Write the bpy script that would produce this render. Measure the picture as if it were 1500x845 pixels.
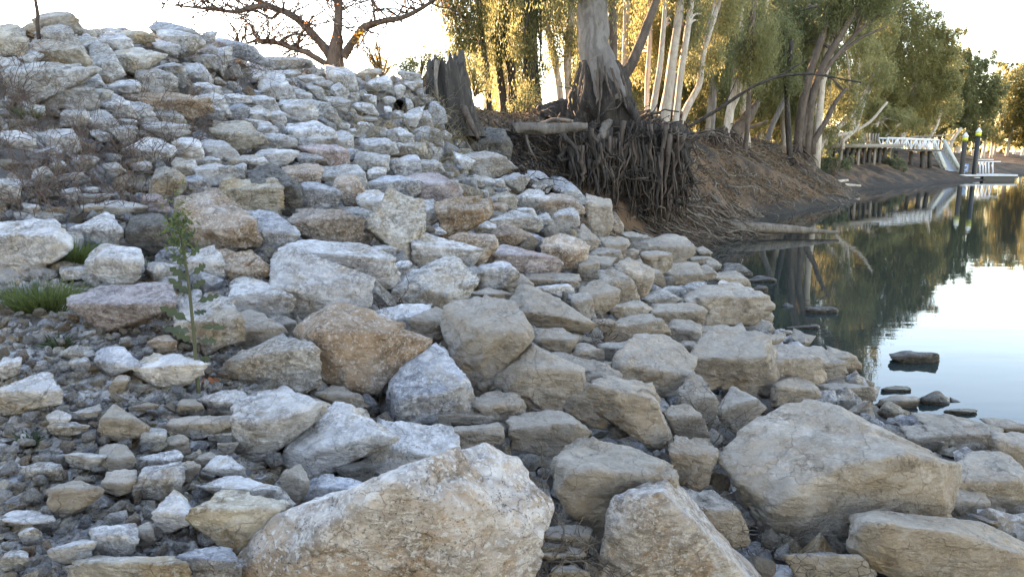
import bpy, bmesh, math, random
import numpy as np
from mathutils import Vector
R = math.radians
random.seed(7); rng = np.random.default_rng(7)
scene = bpy.context.scene
for o in list(bpy.data.objects): bpy.data.objects.remove(o)

# ------------------------------------------------------------------ camera, sky, sun, exposure
F = 1071.0; PITCH = R(10.42); CAMZ = 2.3
cam_d = bpy.data.cameras.new('camera'); cam = bpy.data.objects.new('camera', cam_d)
scene.collection.objects.link(cam)
cam_d.sensor_width = 36; cam_d.lens = 36 * F / 1500; cam_d.clip_end = 3000; cam_d.clip_start = 0.05
cam.location = (0, 0, CAMZ); cam.rotation_euler = (R(90) - PITCH, 0, 0)
scene.camera = cam
SUN_EL, SUN_AZ = 10.0, -32.5           # degrees; azimuth measured from +Y towards +X
w = bpy.data.worlds.new('World'); scene.world = w; w.use_nodes = True
nt = w.node_tree; nt.nodes.clear()
sky = nt.nodes.new('ShaderNodeTexSky'); sky.sky_type = 'NISHITA'; sky.sun_disc = False
sky.sun_elevation = R(SUN_EL); sky.sun_rotation = R(SUN_AZ)
sky.altitude = 150; sky.air_density = 1.0; sky.dust_density = 0.1; sky.ozone_density = 2.5
bg = nt.nodes.new('ShaderNodeBackground'); bg.inputs[1].default_value = 0.15
out = nt.nodes.new('ShaderNodeOutputWorld')
nt.links.new(sky.outputs[0], bg.inputs[0]); nt.links.new(bg.outputs[0], out.inputs[0])
sd = bpy.data.lights.new('sun', 'SUN'); sd.energy = 4.0; sd.angle = R(0.5); sd.color = (1.0, 0.83, 0.62)
so = bpy.data.objects.new('sun', sd); scene.collection.objects.link(so)
sdir = Vector((math.sin(R(SUN_AZ)) * math.cos(R(SUN_EL)), math.cos(R(SUN_AZ)) * math.cos(R(SUN_EL)), math.sin(R(SUN_EL))))
so.rotation_euler = sdir.to_track_quat('Z', 'Y').to_euler()
scene.view_settings.view_transform = 'Standard'; scene.view_settings.look = 'None'
scene.view_settings.gamma = 1.0; scene.view_settings.use_curve_mapping = False
scene.view_settings.exposure = 3.5
scene.view_settings.use_white_balance = True
scene.view_settings.white_balance_temperature = 9500
scene.view_settings.white_balance_tint = 25
scene.render.engine = 'CYCLES'
scene.cycles.max_bounces = 6; scene.cycles.diffuse_bounces = 2; scene.cycles.transparent_max_bounces = 6

# ------------------------------------------------------------------ helpers
def ray(u, v):
    a = (np.asarray(u, float) - 750) / F; b = (422.5 - np.asarray(v, float)) / F
    cy, sy = math.cos(PITCH), math.sin(PITCH)
    return a, cy + b * sy, -sy + b * cy
def at(u, v, Y):
    """world point seen at photo pixel u,v lying Y metres ahead"""
    a, y, z = ray(u, v)
    return np.stack([a / y * Y, np.ones_like(a) * Y, CAMZ + z / y * Y], -1)
def V3(p): return Vector((float(p[0]), float(p[1]), float(p[2])))

_P = np.random.default_rng(3).random((64, 64, 64)).astype(np.float32)
def vnoise(p):
    i = np.floor(p).astype(int); f = p - i; f = f * f * (3 - 2 * f); i &= 63; j = (i + 1) & 63
    x0, y0, z0 = i.T; x1, y1, z1 = j.T; fx, fy, fz = f.T
    def L(a, b, t): return a + (b - a) * t
    return L(L(L(_P[x0, y0, z0], _P[x1, y0, z0], fx), L(_P[x0, y1, z0], _P[x1, y1, z0], fx), fy),
             L(L(_P[x0, y0, z1], _P[x1, y0, z1], fx), L(_P[x0, y1, z1], _P[x1, y1, z1], fx), fy), fz) * 2 - 1
def fbm(p, octv=4, gain=0.5):
    s = 0; a = 1.0
    for k in range(octv):
        s = s + a * vnoise(p * (2 ** k) + 11.3 * k); a *= gain
    return s

def mesh_np(name, V, Fc, mat=None, smooth=True):
    """V (n,3) array, Fc (m,3) or (m,4) int array"""
    me = bpy.data.meshes.new(name); V = np.asarray(V, np.float32); Fc = np.asarray(Fc, np.int32)
    k = Fc.shape[1]
    me.vertices.add(len(V)); me.vertices.foreach_set('co', V.ravel())
    me.loops.add(Fc.size); me.loops.foreach_set('vertex_index', Fc.ravel())
    me.polygons.add(len(Fc)); me.polygons.foreach_set('loop_start', np.arange(0, Fc.size, k, dtype=np.int32))
    me.polygons.foreach_set('loop_total', np.full(len(Fc), k, np.int32))
    me.polygons.foreach_set('use_smooth', np.full(len(Fc), smooth))
    me.update(calc_edges=True); me.validate()
    if mat: me.materials.append(mat)
    return me
def link(name, me, loc=(0, 0, 0), parent=None):
    o = bpy.data.objects.new(name, me); scene.collection.objects.link(o)
    o.location = loc
    if parent: o.parent = parent
    return o
def tag(o, label=None, cat=None, group=None, kind=None):
    if label: o['label'] = label
    if cat: o['category'] = cat
    if group: o['group'] = group
    if kind: o['kind'] = kind
    return o
def empty(name, loc=(0, 0, 0)):
    o = bpy.data.objects.new(name, None); scene.collection.objects.link(o); o.location = loc
    o.empty_display_size = 0.1
    return o
class MB:
    """collects quads / tubes, builds ONE mesh"""
    def __init__(s): s.V = []; s.F = []; s.n = 0
    def add(s, V, Fc):
        Fc = np.asarray(Fc)
        if Fc.shape[1] == 3: Fc = np.concatenate([Fc, Fc[:, 2:]], 1)
        s.V.append(np.asarray(V, float)); s.F.append(Fc + s.n); s.n += len(V)
    def box(s, c, size, rot=None, M=None):
        x, y, z = np.array(size) / 2
        V = np.array([[-x,-y,-z],[x,-y,-z],[x,y,-z],[-x,y,-z],[-x,-y,z],[x,-y,z],[x,y,z],[-x,y,z]], float)
        if rot is not None:
            ca, sa = math.cos(rot), math.sin(rot); V = V @ np.array([[ca, sa, 0], [-sa, ca, 0], [0, 0, 1]])
        s.add(V + np.array(c), [[0,3,2,1],[4,5,6,7],[0,1,5,4],[1,2,6,5],[2,3,7,6],[3,0,4,7]])
    def beam(s, a, b, wd, ht=None):
        """square beam from a to b"""
        a = np.array(a, float); b = np.array(b, float); ht = ht or wd
        d = (b - a) / np.linalg.norm(b - a)
        r = np.cross(d, [0, 0, 1.0]); r = r / np.linalg.norm(r) if np.linalg.norm(r) > 1e-3 else np.array([1.0, 0, 0])
        u = np.cross(r, d); q = []
        for p in (a, b):
            for sx, sz in ((-1,-1),(1,-1),(1,1),(-1,1)): q.append(p + r * sx * wd / 2 + u * sz * ht / 2)
        s.add(q, [[0,1,2,3],[7,6,5,4],[0,4,5,1],[1,5,6,2],[2,6,7,3],[3,7,4,0]])
    def tube(s, P, rad, sides=8, rough=0.0, seed=0, cap=True):
        P = np.array(P, float); n = len(P); rad = np.broadcast_to(np.asarray(rad, float), (n,))
        T = np.gradient(P, axis=0); T /= np.linalg.norm(T, axis=1)[:, None] + 1e-9
        ref = np.array([0.31, 0.9, 0.2]) if abs(T[0][2]) > 0.7 else np.array([0, 0, 1.0])
        A = np.cross(T, ref); A /= np.linalg.norm(A, axis=1)[:, None] + 1e-9; B = np.cross(T, A)
        th = np.linspace(0, 2 * np.pi, sides, endpoint=False)
        dirs = A[:, None] * np.cos(th)[None, :, None] + B[:, None] * np.sin(th)[None, :, None]
        rr = rad[:, None] * np.ones((1, sides))
        if rough:
            q = np.stack([np.cos(th)[None, :] * 1.3 + 0 * rr, np.sin(th)[None, :] * 1.3 + 0 * rr, np.arange(n)[:, None] * 0.35 + 0 * rr], -1).reshape(-1, 3) + seed
            rr = rr * (1 + rough * vnoise(q * 1.7).reshape(n, sides))
        V = (P[:, None] + dirs * rr[..., None]).reshape(-1, 3)
        i = np.arange(n - 1)[:, None] * sides; j = np.arange(sides)[None, :]; k = (j + 1) % sides
        Fc = np.stack([i + j, i + k, i + sides + k, i + sides + j], -1).reshape(-1, 4)
        s.add(V, Fc)
        if cap:
            for e in (0, n - 1):
                c0 = s.n; s.V.append(P[e:e + 1]); s.n += 1
                b0 = c0 - n * sides - (0 if e == 0 else 1) + e * sides
                jj = np.arange(sides); kk = (jj + 1) % sides
                s.F.append(np.stack([b0 + jj, b0 + kk, np.full(sides, c0), np.full(sides, c0)], -1) if e else
                           np.stack([b0 + kk, b0 + jj, np.full(sides, c0), np.full(sides, c0)], -1))
    def mesh(s, name, mat, smooth=True):
        V = np.concatenate(s.V); Fc = np.concatenate(s.F)
        me = bpy.data.meshes.new(name)
        tri = Fc[:, 2] == Fc[:, 3]
        loops = np.concatenate([Fc[~tri].ravel(), Fc[tri][:, :3].ravel()]).astype(np.int32)
        nq, ntr = int((~tri).sum()), int(tri.sum())
        st = np.concatenate([np.arange(nq) * 4, nq * 4 + np.arange(ntr) * 3]).astype(np.int32)
        to = np.concatenate([np.full(nq, 4), np.full(ntr, 3)]).astype(np.int32)
        me.vertices.add(len(V)); me.vertices.foreach_set('co', V.astype(np.float32).ravel())
        me.loops.add(len(loops)); me.loops.foreach_set('vertex_index', loops)
        me.polygons.add(len(st)); me.polygons.foreach_set('loop_start', st); me.polygons.foreach_set('loop_total', to)
        me.polygons.foreach_set('use_smooth', np.full(len(st), smooth))
        me.update(calc_edges=True); me.validate(); me.materials.append(mat)
        return me
    def build(s, name, mat, parent=None, smooth=True, loc=(0, 0, 0)):
        me = s.mesh(name, mat, smooth)
        if loc != (0, 0, 0):
            me.transform(__import__('mathutils').Matrix.Translation(-Vector(loc)))
        return link(name, me, loc, parent)

# ------------------------------------------------------------------ materials
class NT:
    def __init__(s, name):
        s.m = bpy.data.materials.new(name); s.m.use_nodes = True; s.t = s.m.node_tree; s.t.nodes.clear()
        s.out = s.t.nodes.new('ShaderNodeOutputMaterial'); s.tc = s.t.nodes.new('ShaderNodeTexCoord'); s.oi = None
    def n(s, k, **kw):
        q = s.t.nodes.new(k)
        for a, b in kw.items(): setattr(q, a, b)
        return q
    def l(s, a, b): s.t.links.new(a, b)
    def put(s, inp, v):
        if isinstance(v, bpy.types.NodeSocket): s.l(v, inp)
        elif isinstance(v, (tuple, list)) and len(v) == 3 and inp.type == 'RGBA': inp.default_value = (*v, 1)
        else: inp.default_value = v
    def vec(s, scale=(1, 1, 1), rnd=True, src='Object'):
        mp = s.n('ShaderNodeMapping'); s.l(s.tc.outputs[src], mp.inputs[0]); mp.inputs[3].default_value = scale
        if rnd:
            s.oi = s.oi or s.n('ShaderNodeObjectInfo')
            cb = s.n('ShaderNodeCombineXYZ')
            for k, f in enumerate((61.0, 37.0, 83.0)): s.l(s.math('MULTIPLY', s.oi.outputs['Random'], f), cb.inputs[k])
            s.l(cb.outputs[0], mp.inputs[1]); s.l(cb.outputs[0], mp.inputs[2])
        return mp.outputs[0]
    def math(s, op, a, b=0.5, c=None, clamp=False):
        q = s.n('ShaderNodeMath', operation=op, use_clamp=clamp); s.put(q.inputs[0], a); s.put(q.inputs[1], b)
        if c is not None: s.put(q.inputs[2], c)
        return q.outputs[0]
    def noise(s, vec, scale, detail=4, rough=0.55, dist=0.0):
        q = s.n('ShaderNodeTexNoise'); s.l(vec, q.inputs['Vector']); q.inputs['Scale'].default_value = scale
        q.inputs['Detail'].default_value = detail; q.inputs['Roughness'].default_value = rough; q.inputs['Distortion'].default_value = dist
        return q.outputs['Fac']
    def vor(s, vec, scale, feature='F1', out='Distance'):
        q = s.n('ShaderNodeTexVoronoi', feature=feature); s.l(vec, q.inputs['Vector']); q.inputs['Scale'].default_value = scale
        return q.outputs[out]
    def ramp(s, v, a, b, lo=0.0, hi=1.0):
        q = s.n('ShaderNodeMapRange'); s.put(q.inputs[0], v); q.inputs[1].default_value = a; q.inputs[2].default_value = b
        q.inputs[3].default_value = lo; q.inputs[4].default_value = hi; q.interpolation_type = 'SMOOTHSTEP'
        return q.outputs[0]
    def mix(s, f, a, b, mode='MIX'):
        q = s.n('ShaderNodeMix', data_type='RGBA', blend_type=mode)
        s.put(q.inputs[0], f); s.put(q.inputs[6], a); s.put(q.inputs[7], b)
        return q.outputs[2]
    def bump(s, h, strength=0.5, dist=0.02, nrm=None):
        q = s.n('ShaderNodeBump'); s.l(h, q.inputs['Height']); q.inputs['Strength'].default_value = strength
        q.inputs['Distance'].default_value = dist
        if nrm: s.l(nrm, q.inputs['Normal'])
        return q.outputs[0]
    def bsdf(s, col, rough=0.9, nrm=None, spec=0.3, **kw):
        q = s.n('ShaderNodeBsdfPrincipled'); s.put(q.inputs['Base Color'], col); s.put(q.inputs['Roughness'], rough)
        s.put(q.inputs['Specular IOR Level'], spec)
        if nrm: s.l(nrm, q.inputs['Normal'])
        for a, b in kw.items(): s.put(q.inputs[a.replace('_', ' ')], b)
        return q
    def done(s, sh):
        s.l(sh.outputs[0], s.out.inputs[0]); return s.m

def rock_mat(name, A, B, stain, stain_amt=0.5, speck=0.6, mud=0.0, cracks=False):
    t = NT(name); v = t.vec(); vs = t.vec((1, 1, 2.2))
    big = t.noise(v, 2.6, 4, 0.6, 0.6); mid = t.noise(vs, 11, 6, 0.65, 0.4); fine = t.noise(v, 75, 3, 0.7)
    col = t.mix(t.ramp(mid, 0.42, 0.60), B, A)
    st = t.ramp(t.math('ADD', t.math('MULTIPLY', big, 0.75), t.math('MULTIPLY', mid, 0.3)), 0.60 - 0.14 * stain_amt, 0.66 - 0.1 * stain_amt)
    col = t.mix(t.math('MULTIPLY', st, 0.75 if stain_amt > 0 else 0.0), col, stain)
    st2 = t.ramp(t.noise(v, 6.5, 5, 0.7, 1.0), 0.57, 0.68)
    col = t.mix(t.math('MULTIPLY', st2, 0.45 * min(1, stain_amt + .2)), col, tuple(c * 0.6 for c in stain))
    # mineral grains
    gv = t.math('MULTIPLY', t.math('MULTIPLY_ADD', t.math('FRACT', t.math('MULTIPLY', t.oi.outputs['Random'], 29.7), 0), 1.1, 0.25), t.ramp(t.noise(v, 4.2, 2), .35, .62, .35, 1.0), clamp=True)
    sp = t.math('MULTIPLY', t.ramp(fine, 0.56, 0.66), gv); sp2 = t.ramp(t.noise(v, 48, 2, 0.6), 0.56, 0.64)
    pit = t.ramp(t.noise(v, 28, 8, 0.75), 0.40, 0.60); col = t.mix(t.math('MULTIPLY', pit, -0.42), col, (0.0, 0.0, 0.0)) if 0 else t.mix(1.0, col, t.mix(t.math('MAXIMUM', pit, t.ramp(t.noise(v, 3.2, 3), .40, .60)), (0.56, 0.54, 0.52), (1.12, 1.12, 1.12)), 'MULTIPLY')
    col = t.mix(t.math('MULTIPLY', sp2, 0.8 * speck), col, (0.74, 0.72, 0.68))
    col = t.mix(t.math('MULTIPLY', sp, 0.85 * speck), col, (0.045, 0.042, 0.04))
    # per-rock brightness
    oi = t.oi; br = t.math('MULTIPLY_ADD', oi.outputs['Random'], 0.34, 0.80)
    hsv = t.n('ShaderNodeHueSaturation'); t.l(br, hsv.inputs['Value']); t.l(col, hsv.inputs['Color'])
    t.put(hsv.inputs['Saturation'], t.math('MULTIPLY_ADD', t.math('FRACT', t.math('MULTIPLY', oi.outputs['Random'], 17.3), 0), 0.5, 0.8))
    col = hsv.outputs[0]
    if mud:
        mm = t.ramp(t.noise(v, 3.5, 5, 0.65, 0.8), 0.42 - 0.2 * mud, 0.60 - 0.15 * mud)
        col = t.mix(t.math('MULTIPLY', mm, min(1, mud)), col, (0.38, 0.325, 0.265))
    crk = None
    if cracks:
        d = t.vor(t.vec(), 20, 'DISTANCE_TO_EDGE'); crk = t.math('MAXIMUM', t.ramp(d, 0.0, 0.045), t.ramp(t.noise(v, 7, 3), 0.42, 0.56))
        col = t.mix(crk, (0.12, 0.105, 0.09), col)
    dv = t.n('ShaderNodeTexNoise'); t.l(v, dv.inputs['Vector']); dv.inputs['Scale'].default_value = 5; dv.inputs['Detail'].default_value = 5
    dd = t.n('ShaderNodeVectorMath', operation='MULTIPLY_ADD'); t.l(dv.outputs['Color'], dd.inputs[0]); dd.inputs[1].default_value = (.30,) * 3; t.l(v, dd.inputs[2])
    fis = t.math('MAXIMUM', t.ramp(t.vor(dd.outputs[0], 3.4, 'DISTANCE_TO_EDGE'), 0.0, 0.012), t.ramp(t.noise(v, 2.4, 3), 0.44, 0.38))      # a few hairline fissures
    col = t.mix(fis, t.mix(1.0, col, (0.72, 0.69, 0.66), 'MULTIPLY'), col)
    geo = t.n('ShaderNodeNewGeometry'); sz = t.n('ShaderNodeSeparateXYZ'); t.l(geo.outputs['Position'], sz.inputs[0])
    wetm = t.ramp(t.math('MULTIPLY_ADD', t.noise(v, 5, 3), 0.09, sz.outputs[2]), 0.07, 0.14)          # damp band just above the water
    col = t.mix(wetm, t.mix(1.0, col, (0.36, 0.33, 0.29), 'MULTIPLY'), col)
    # relief: broken facets at two scales (each Voronoi cell a tilted plane), layering, grain
    def chips(vec, sc):
        q = t.n('ShaderNodeTexVoronoi', feature='F1'); t.l(vec, q.inputs['Vector']); q.inputs['Scale'].default_value = sc
        a = t.n('ShaderNodeVectorMath', operation='SUBTRACT'); t.l(vec, a.inputs[0]); t.l(q.outputs['Position'], a.inputs[1])
        c = t.n('ShaderNodeVectorMath', operation='SUBTRACT'); t.l(q.outputs['Color'], c.inputs[0]); c.inputs[1].default_value = (.5, .5, .5)
        d = t.n('ShaderNodeVectorMath', operation='DOT_PRODUCT'); t.l(a.outputs[0], d.inputs[0]); t.l(c.outputs[0], d.inputs[1]); return d.outputs['Value']
    wv_ = t.n('ShaderNodeTexNoise'); t.l(v, wv_.inputs['Vector']); wv_.inputs['Scale'].default_value = 14; wv_.inputs['Detail'].default_value = 3
    ad = t.n('ShaderNodeVectorMath', operation='MULTIPLY_ADD'); t.l(wv_.outputs['Color'], ad.inputs[0]); ad.inputs[1].default_value = (.05,) * 3; t.l(v, ad.inputs[2])
    h1 = t.noise(vs, 6, 9, 0.62, 0.5); h3 = t.noise(v, 40, 6, 0.7)
    h = t.math('ADD', t.math('MULTIPLY', h1, 0.06), t.math('ADD', t.math('MULTIPLY', chips(ad.outputs[0], 6), 0.75), t.math('MULTIPLY', chips(ad.outputs[0], 17), 0.7)))
    h = t.math('ADD', h, t.math('MULTIPLY', h3, 0.026))
    h = t.math('ADD', h, t.math('MULTIPLY', fis, 0.006))
    if crk: h = t.math('ADD', h, t.math('MULTIPLY', crk, 0.01))
    nb = t.bump(h, 1.0, 1.0)
    return t.done(t.bsdf(col, t.math('MULTIPLY_ADD', wetm, 0.5, 0.4), nb, 0.3))
STAIN = (0.30, 0.19, 0.105)
RM = {  # albedos lifted so the skylit slope reads bright at this exposure
 'w': rock_mat('pale_granite', (0.66, 0.635, 0.61), (0.47, 0.45, 0.435), (0.40, 0.33, 0.25), 0.35, 0.6),
 'g': rock_mat('grey_granite', (0.55, 0.53, 0.50), (0.37, 0.35, 0.325), (0.36, 0.29, 0.22), 0.45, 0.5),
 'u': rock_mat('bluish_grey_rock', (0.49, 0.495, 0.505), (0.31, 0.315, 0.33), (0.32, 0.28, 0.235), 0.25, 0.5),
 'y': rock_mat('buff_granite', (0.56, 0.50, 0.42), (0.40, 0.35, 0.285), (0.42, 0.30, 0.18), 0.5, 0.45),
 'b': rock_mat('brown_granite', (0.52, 0.44, 0.37), (0.36, 0.275, 0.21), (0.33, 0.215, 0.135), 0.85, 0.5),
 'p': rock_mat('pink_granite', (0.55, 0.47, 0.45), (0.40, 0.325, 0.31), (0.37, 0.25, 0.21), 0.5, 0.5),
 't': rock_mat('dusty_rock', (0.50, 0.44, 0.375), (0.36, 0.305, 0.25), (0.36, 0.265, 0.185), 0.5, 0.25, 0.6),
 's': rock_mat('speckled_granite', (0.70, 0.64, 0.58), (0.53, 0.46, 0.405), (0.47, 0.33, 0.22), 0.6, 0.95),
 'd': rock_mat('wet_dark_rock', (0.19, 0.175, 0.155), (0.11, 0.10, 0.088), (0.14, 0.11, 0.08), 0.3, 0.1),
 'k': rock_mat('mud_cracked_rock', (0.44, 0.40, 0.355), (0.31, 0.28, 0.245), (0.28, 0.22, 0.17), 0.2, 0.05, 0.6, True),
}
# ------------------------------------------------------------------ terrain: apparent surface of the rubble and bank
CP = [  # photo pixel u,v and metres ahead, surveyed along the slope
 (0,845,2.25),(0,700,2.85),(0,600,3.3),(0,500,3.95),(0,400,4.9),(0,300,6.0),(0,200,7.2),(0,120,8.2),(20,62,9.0),
 (200,845,2.3),(200,700,2.95),(200,600,3.45),(200,500,4.1),(200,400,5.1),(200,300,6.6),(200,200,8.2),(220,120,9.9),(250,52,11.4),
 (400,845,2.45),(400,700,3.1),(400,600,3.75),(400,500,4.5),(400,400,5.6),(400,300,7.2),(400,200,9.6),(400,140,11.6),(390,88,13.4),
 (560,845,2.6),(560,700,3.35),(560,600,4.0),(560,500,4.8),(560,400,6.1),(560,300,8.1),(560,200,11.4),(560,140,14.2),(540,102,16),
 (630,200,12.6),(640,150,15.0),(620,118,17),(690,185,15.8),(690,250,11.5),
 (750,845,2.8),(750,700,3.55),(750,600,4.25),(750,500,5.3),(750,400,7.0),(750,320,9.2),(760,275,11.4),
 (900,845,2.95),(900,700,3.8),(900,600,4.7),(900,500,6.2),(900,420,8.1),(850,330,10.4),(920,360,11.6),
 (1050,845,3.15),(1050,700,4.2),(1050,600,5.3),(1050,500,7.2),(1020,430,9.4),(980,375,12.6),
 (1200,845,3.4),(1200,720,4.35),(1180,620,5.5),(1160,540,7.0),(1100,470,9.0),
 (170,50,10.5),(90,58,9.6),(300,57,12.1),(345,68,12.7),(325,60,12.4),(450,95,14.6),(500,98,15.3),(590,106,16.6),(1400,845,3.45),(1400,740,4.35),(1400,650,5.45),(1280,590,6.5),
]
WP = [  # metres: x, y, z   (water is z = 0)
 (-5.5,-3,1.3),(-2,-3,0.9),(2,-3,.5),(-9,2,2.2),(-10,6,3.4),(-1,0,.75),(2.2,0,.4),(5,0,.05),(3.6,3.2,.12),(4.6,4.2,.0),(5.6,3.4,-.3),(7,1,-.7),
 (-9,11,3.9),(-7.2,12,4.2),(-6.0,14,4.2),(-4.8,16.5,4.2),(-8,9.3,3.75),(-12,14,3.6),(-7,17,3.9),(-4,20,3.5),(-10,30,3.4),(-20,20,3.5),(-30,40,3.5),(-40,5,3.6),
 (3.75,8,-.02),(3.6,9.5,-.02),(3.75,11.5,-.02),(4.1,14,-.02),(4.4,16,-.02),(4.6,18,.0),
 (4.9,5.6,-.3),(4.6,9,-.4),(4.7,12,-.4),(5.4,15,-.5),(6.4,18,-.4),
 (8,6,-1.3),(7,9,-1.2),(7.5,12,-1.3),(9,16,-1.4),(11,22,-1.4),(15,30,-1.4),(24,45,-1.4),(14,5,-1.6),(16,-5,-1.6),(30,20,-1.8),(45,60,-1.4),(60,70,-1.8),(80,60,-1.8),(60,10,-1.8),
 # scarp under the big gum, then the muddy toe
 (-1.0,15.0,2.35),(-.2,15.8,1.9),(.3,14.2,1.25),(1.2,15.8,1.0),(1.3,18.4,2.6),(.2,18.0,2.85),(2.4,17.0,.42),(3.4,17.6,.3),(2.4,19.4,2.7),(3.6,20.5,2.6),(4.3,19.8,1.2),(5.0,19.6,.3),
 (4.2,22,2.6),(5.5,23.5,2.5),(6.2,22.5,1.2),(6.0,20.4,.15),(6.9,22.8,.2),(7.5,24.5,.05),(8.6,25,-.15),
 (-2,20,3.3),(0,21,3.3),(1,24,3.3),(3,26,3.2),(5.2,28,3.0),(7.2,29,2.4),(8.2,28,1.2),(9.2,27.4,.1),
 (9,33,2.9),(11.2,32,1.4),(12.6,31.3,.05),(14.5,41,2.8),(16.8,40,1.2),(18.2,39.3,.0),(20,50,2.4),(23,48.5,.0),
 (28,62,2.6),(31,60,1.2),(33.5,58.5,.0),(40,75,2.6),(44,72,.9),(46,71,.0),(60,100,2.6),(66,97,0),(90,135,2.6),(98,130,0),(140,190,2.6),(150,184,0),(200,240,2.6),(212,232,0),
 (0,40,3.3),(10,50,3.2),(20,80,3.0),(0,120,3.2),(60,140,3.0),(-60,100,3.4),(100,220,3.0),(200,340,3.0),(-100,300,3.2),(-200,60,3.6),
]
cp = np.array(CP, float); P3 = np.concatenate([at(cp[:, 0], cp[:, 1], 1.0) * 0, ]) if 0 else np.array([at(a, b, c) for a, b, c in CP])
ctrl = np.concatenate([P3, np.array(WP, float)])
def _k(d2): return np.sqrt(d2 + 0.35)
_D = ((ctrl[:, None, :2] - ctrl[None, :, :2]) ** 2).sum(-1)
_n = len(ctrl); _A = np.zeros((_n + 3, _n + 3)); _A[:_n, :_n] = -_k(_D) + np.eye(_n) * 0.015
_A[:_n, _n] = 1; _A[:_n, _n + 1:] = ctrl[:, :2] / 50; _A[_n:, :_n] = _A[:_n, _n:].T
_W = np.linalg.solve(_A, np.concatenate([ctrl[:, 2], np.zeros(3)]))
def surf(X, Y):
    X = np.asarray(X, float); Y = np.asarray(Y, float); sh = X.shape; X = X.ravel(); Y = Y.ravel()
    r = np.empty(len(X))
    for i in range(0, len(X), 20000):
        x, y = X[i:i+20000], Y[i:i+20000]
        K = -_k((x[:, None] - ctrl[None, :, 0]) ** 2 + (y[:, None] - ctrl[None, :, 1]) ** 2)
        r[i:i+20000] = K @ _W[:_n] + _W[_n] + _W[_n+1] * x / 50 + _W[_n+2] * y / 50
    far = np.hypot(X, Y); r = np.where(far > 320, np.clip(r, -1.8, 3.2), r)
    return r.reshape(sh)
_ys = np.geomspace(1.6, 260, 900)
def hit(u, v, zoff=0.0):
    p = at(np.full(_ys.shape, float(u)), np.full(_ys.shape, float(v)), 1.0); a, y, z = ray(u, v)
    X = a / y * _ys; Z = CAMZ + z / y * _ys
    g = Z - np.maximum(surf(X, _ys), 0.0) - zoff
    k = np.argmax(g < 0)
    if g[k] >= 0:                      # just above the crest: take the nearest approach
        m = _ys < 22; kk = int(np.argmin((g / _ys)[m])); return _ys[kk] if g[kk] < 1.2 else None
    if k == 0: return _ys[0]
    t = g[k-1] / (g[k-1] - g[k]); return _ys[k-1] + t * (_ys[k] - _ys[k-1])
_sg = np.arange(6, dtype=float)

# sheet of ground, sunk a little below the rubble's apparent surface
def axis(lo, hi, core_lo, core_hi, step, grow=1.09):
    a = list(np.arange(core_lo, core_hi, step)); s = step; x = core_hi
    while x < hi: a.append(x); s *= grow; x += s
    s = step; x = core_lo
    while x > lo: s *= grow; x -= s; a.insert(0, x)
    return np.array(a)
gx = axis(-900, 900, -9, 24, 0.11, 1.05); gy = axis(-300, 1500, 0, 46, 0.115, 1.05)
GX, GY = np.meshgrid(gx, gy); GZ = surf(GX, GY)
def rubble_mask(X, Y):          # 1 on the rock revetment and the gravel, 0 on the natural bank
    edge = np.interp(Y, [0, 11, 13, 15, 17, 19, 22], [9, 9, 2.6, -.6, -1.4, -2.6, -4])
    return np.clip((edge - X) / 0.8 + 0.5, 0, 1) * np.clip((21 - Y) / 2, 0, 1)
def sink(X, Y):
    h = surf(X, Y); far = np.clip((Y - 2.6) / 2.0, 0, 1); left = np.clip((X + 1.0 + 0.08 * Y) / 0.8, 0, 1)
    return rubble_mask(X, Y) * (0.22 * np.clip((8 - Y) / 2, 0, 1) * np.clip((X + .55) / .4, 0, 1) + 0.05 + 0.24 * np.maximum(left, np.clip((Y - 5) / 2, 0, 1)))
def ground_z(X, Y):
    h = surf(X, Y); g = h - sink(X, Y); return np.where(h > 0.03, np.maximum(g, 0.035), np.minimum(g, h))
q = np.stack([GX, GY, GX * 0], -1).reshape(-1, 3)
near = (np.hypot(GX, GY) < 70)
bank = 1 - rubble_mask(GX, GY)
rid = (1 - np.abs(fbm(q * 0.55 + 3, 5))).reshape(GX.shape) - .6
slope_b = bank * near * np.clip((GZ - .25) * 2, 0, 1) * np.clip((2.9 - GZ) * 2, 0.15, 1)
GZ2 = ground_z(GX, GY) + rid * .26 * slope_b + fbm(q * 0.9, 5).reshape(GX.shape) * np.where(near, 0.05 + 0.13 * bank, 0.15) * np.clip(GZ * 2 - .05, 0.05, 1)
V = np.stack([GX, GY, GZ2], -1).reshape(-1, 3)
ny, nx = GX.shape; i = np.arange(ny - 1)[:, None] * nx; j = np.arange(nx - 1)[None]
Fg = np.stack([i + j, i + j + 1, i + nx + j + 1, i + nx + j], -1).reshape(-1, 4)
t = NT('soil'); v = t.vec(rnd=False)
n1 = t.noise(v, 0.6, 6, 0.6, 0.5); n2 = t.noise(v, 9, 8, 0.7); n3 = t.noise(v, 60, 3, 0.7)
col = t.mix(t.ramp(n2, 0.35, 0.65), (0.020, 0.015, 0.012), (0.060, 0.043, 0.031))  # browns taken near black for the shade over scarp and bank
col = t.mix(t.ramp(n1, 0.42, 0.62), col, (0.15, 0.085, 0.048))
col = t.mix(t.ramp(n3, 0.55, 0.68), col, (0.12, 0.095, 0.07))
sx = t.n('ShaderNodeSeparateXYZ'); t.l(t.tc.outputs['Object'], sx.inputs[0])
wet = t.ramp(t.math('MULTIPLY_ADD', t.noise(v, 1.7, 6, .65), 0.9, sx.outputs[2]), 0.45, 0.95)
col = t.mix(wet, t.mix(t.ramp(n2, .4, .6), (0.018, 0.014, 0.011), (0.045, 0.036, 0.028)), col)
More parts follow.
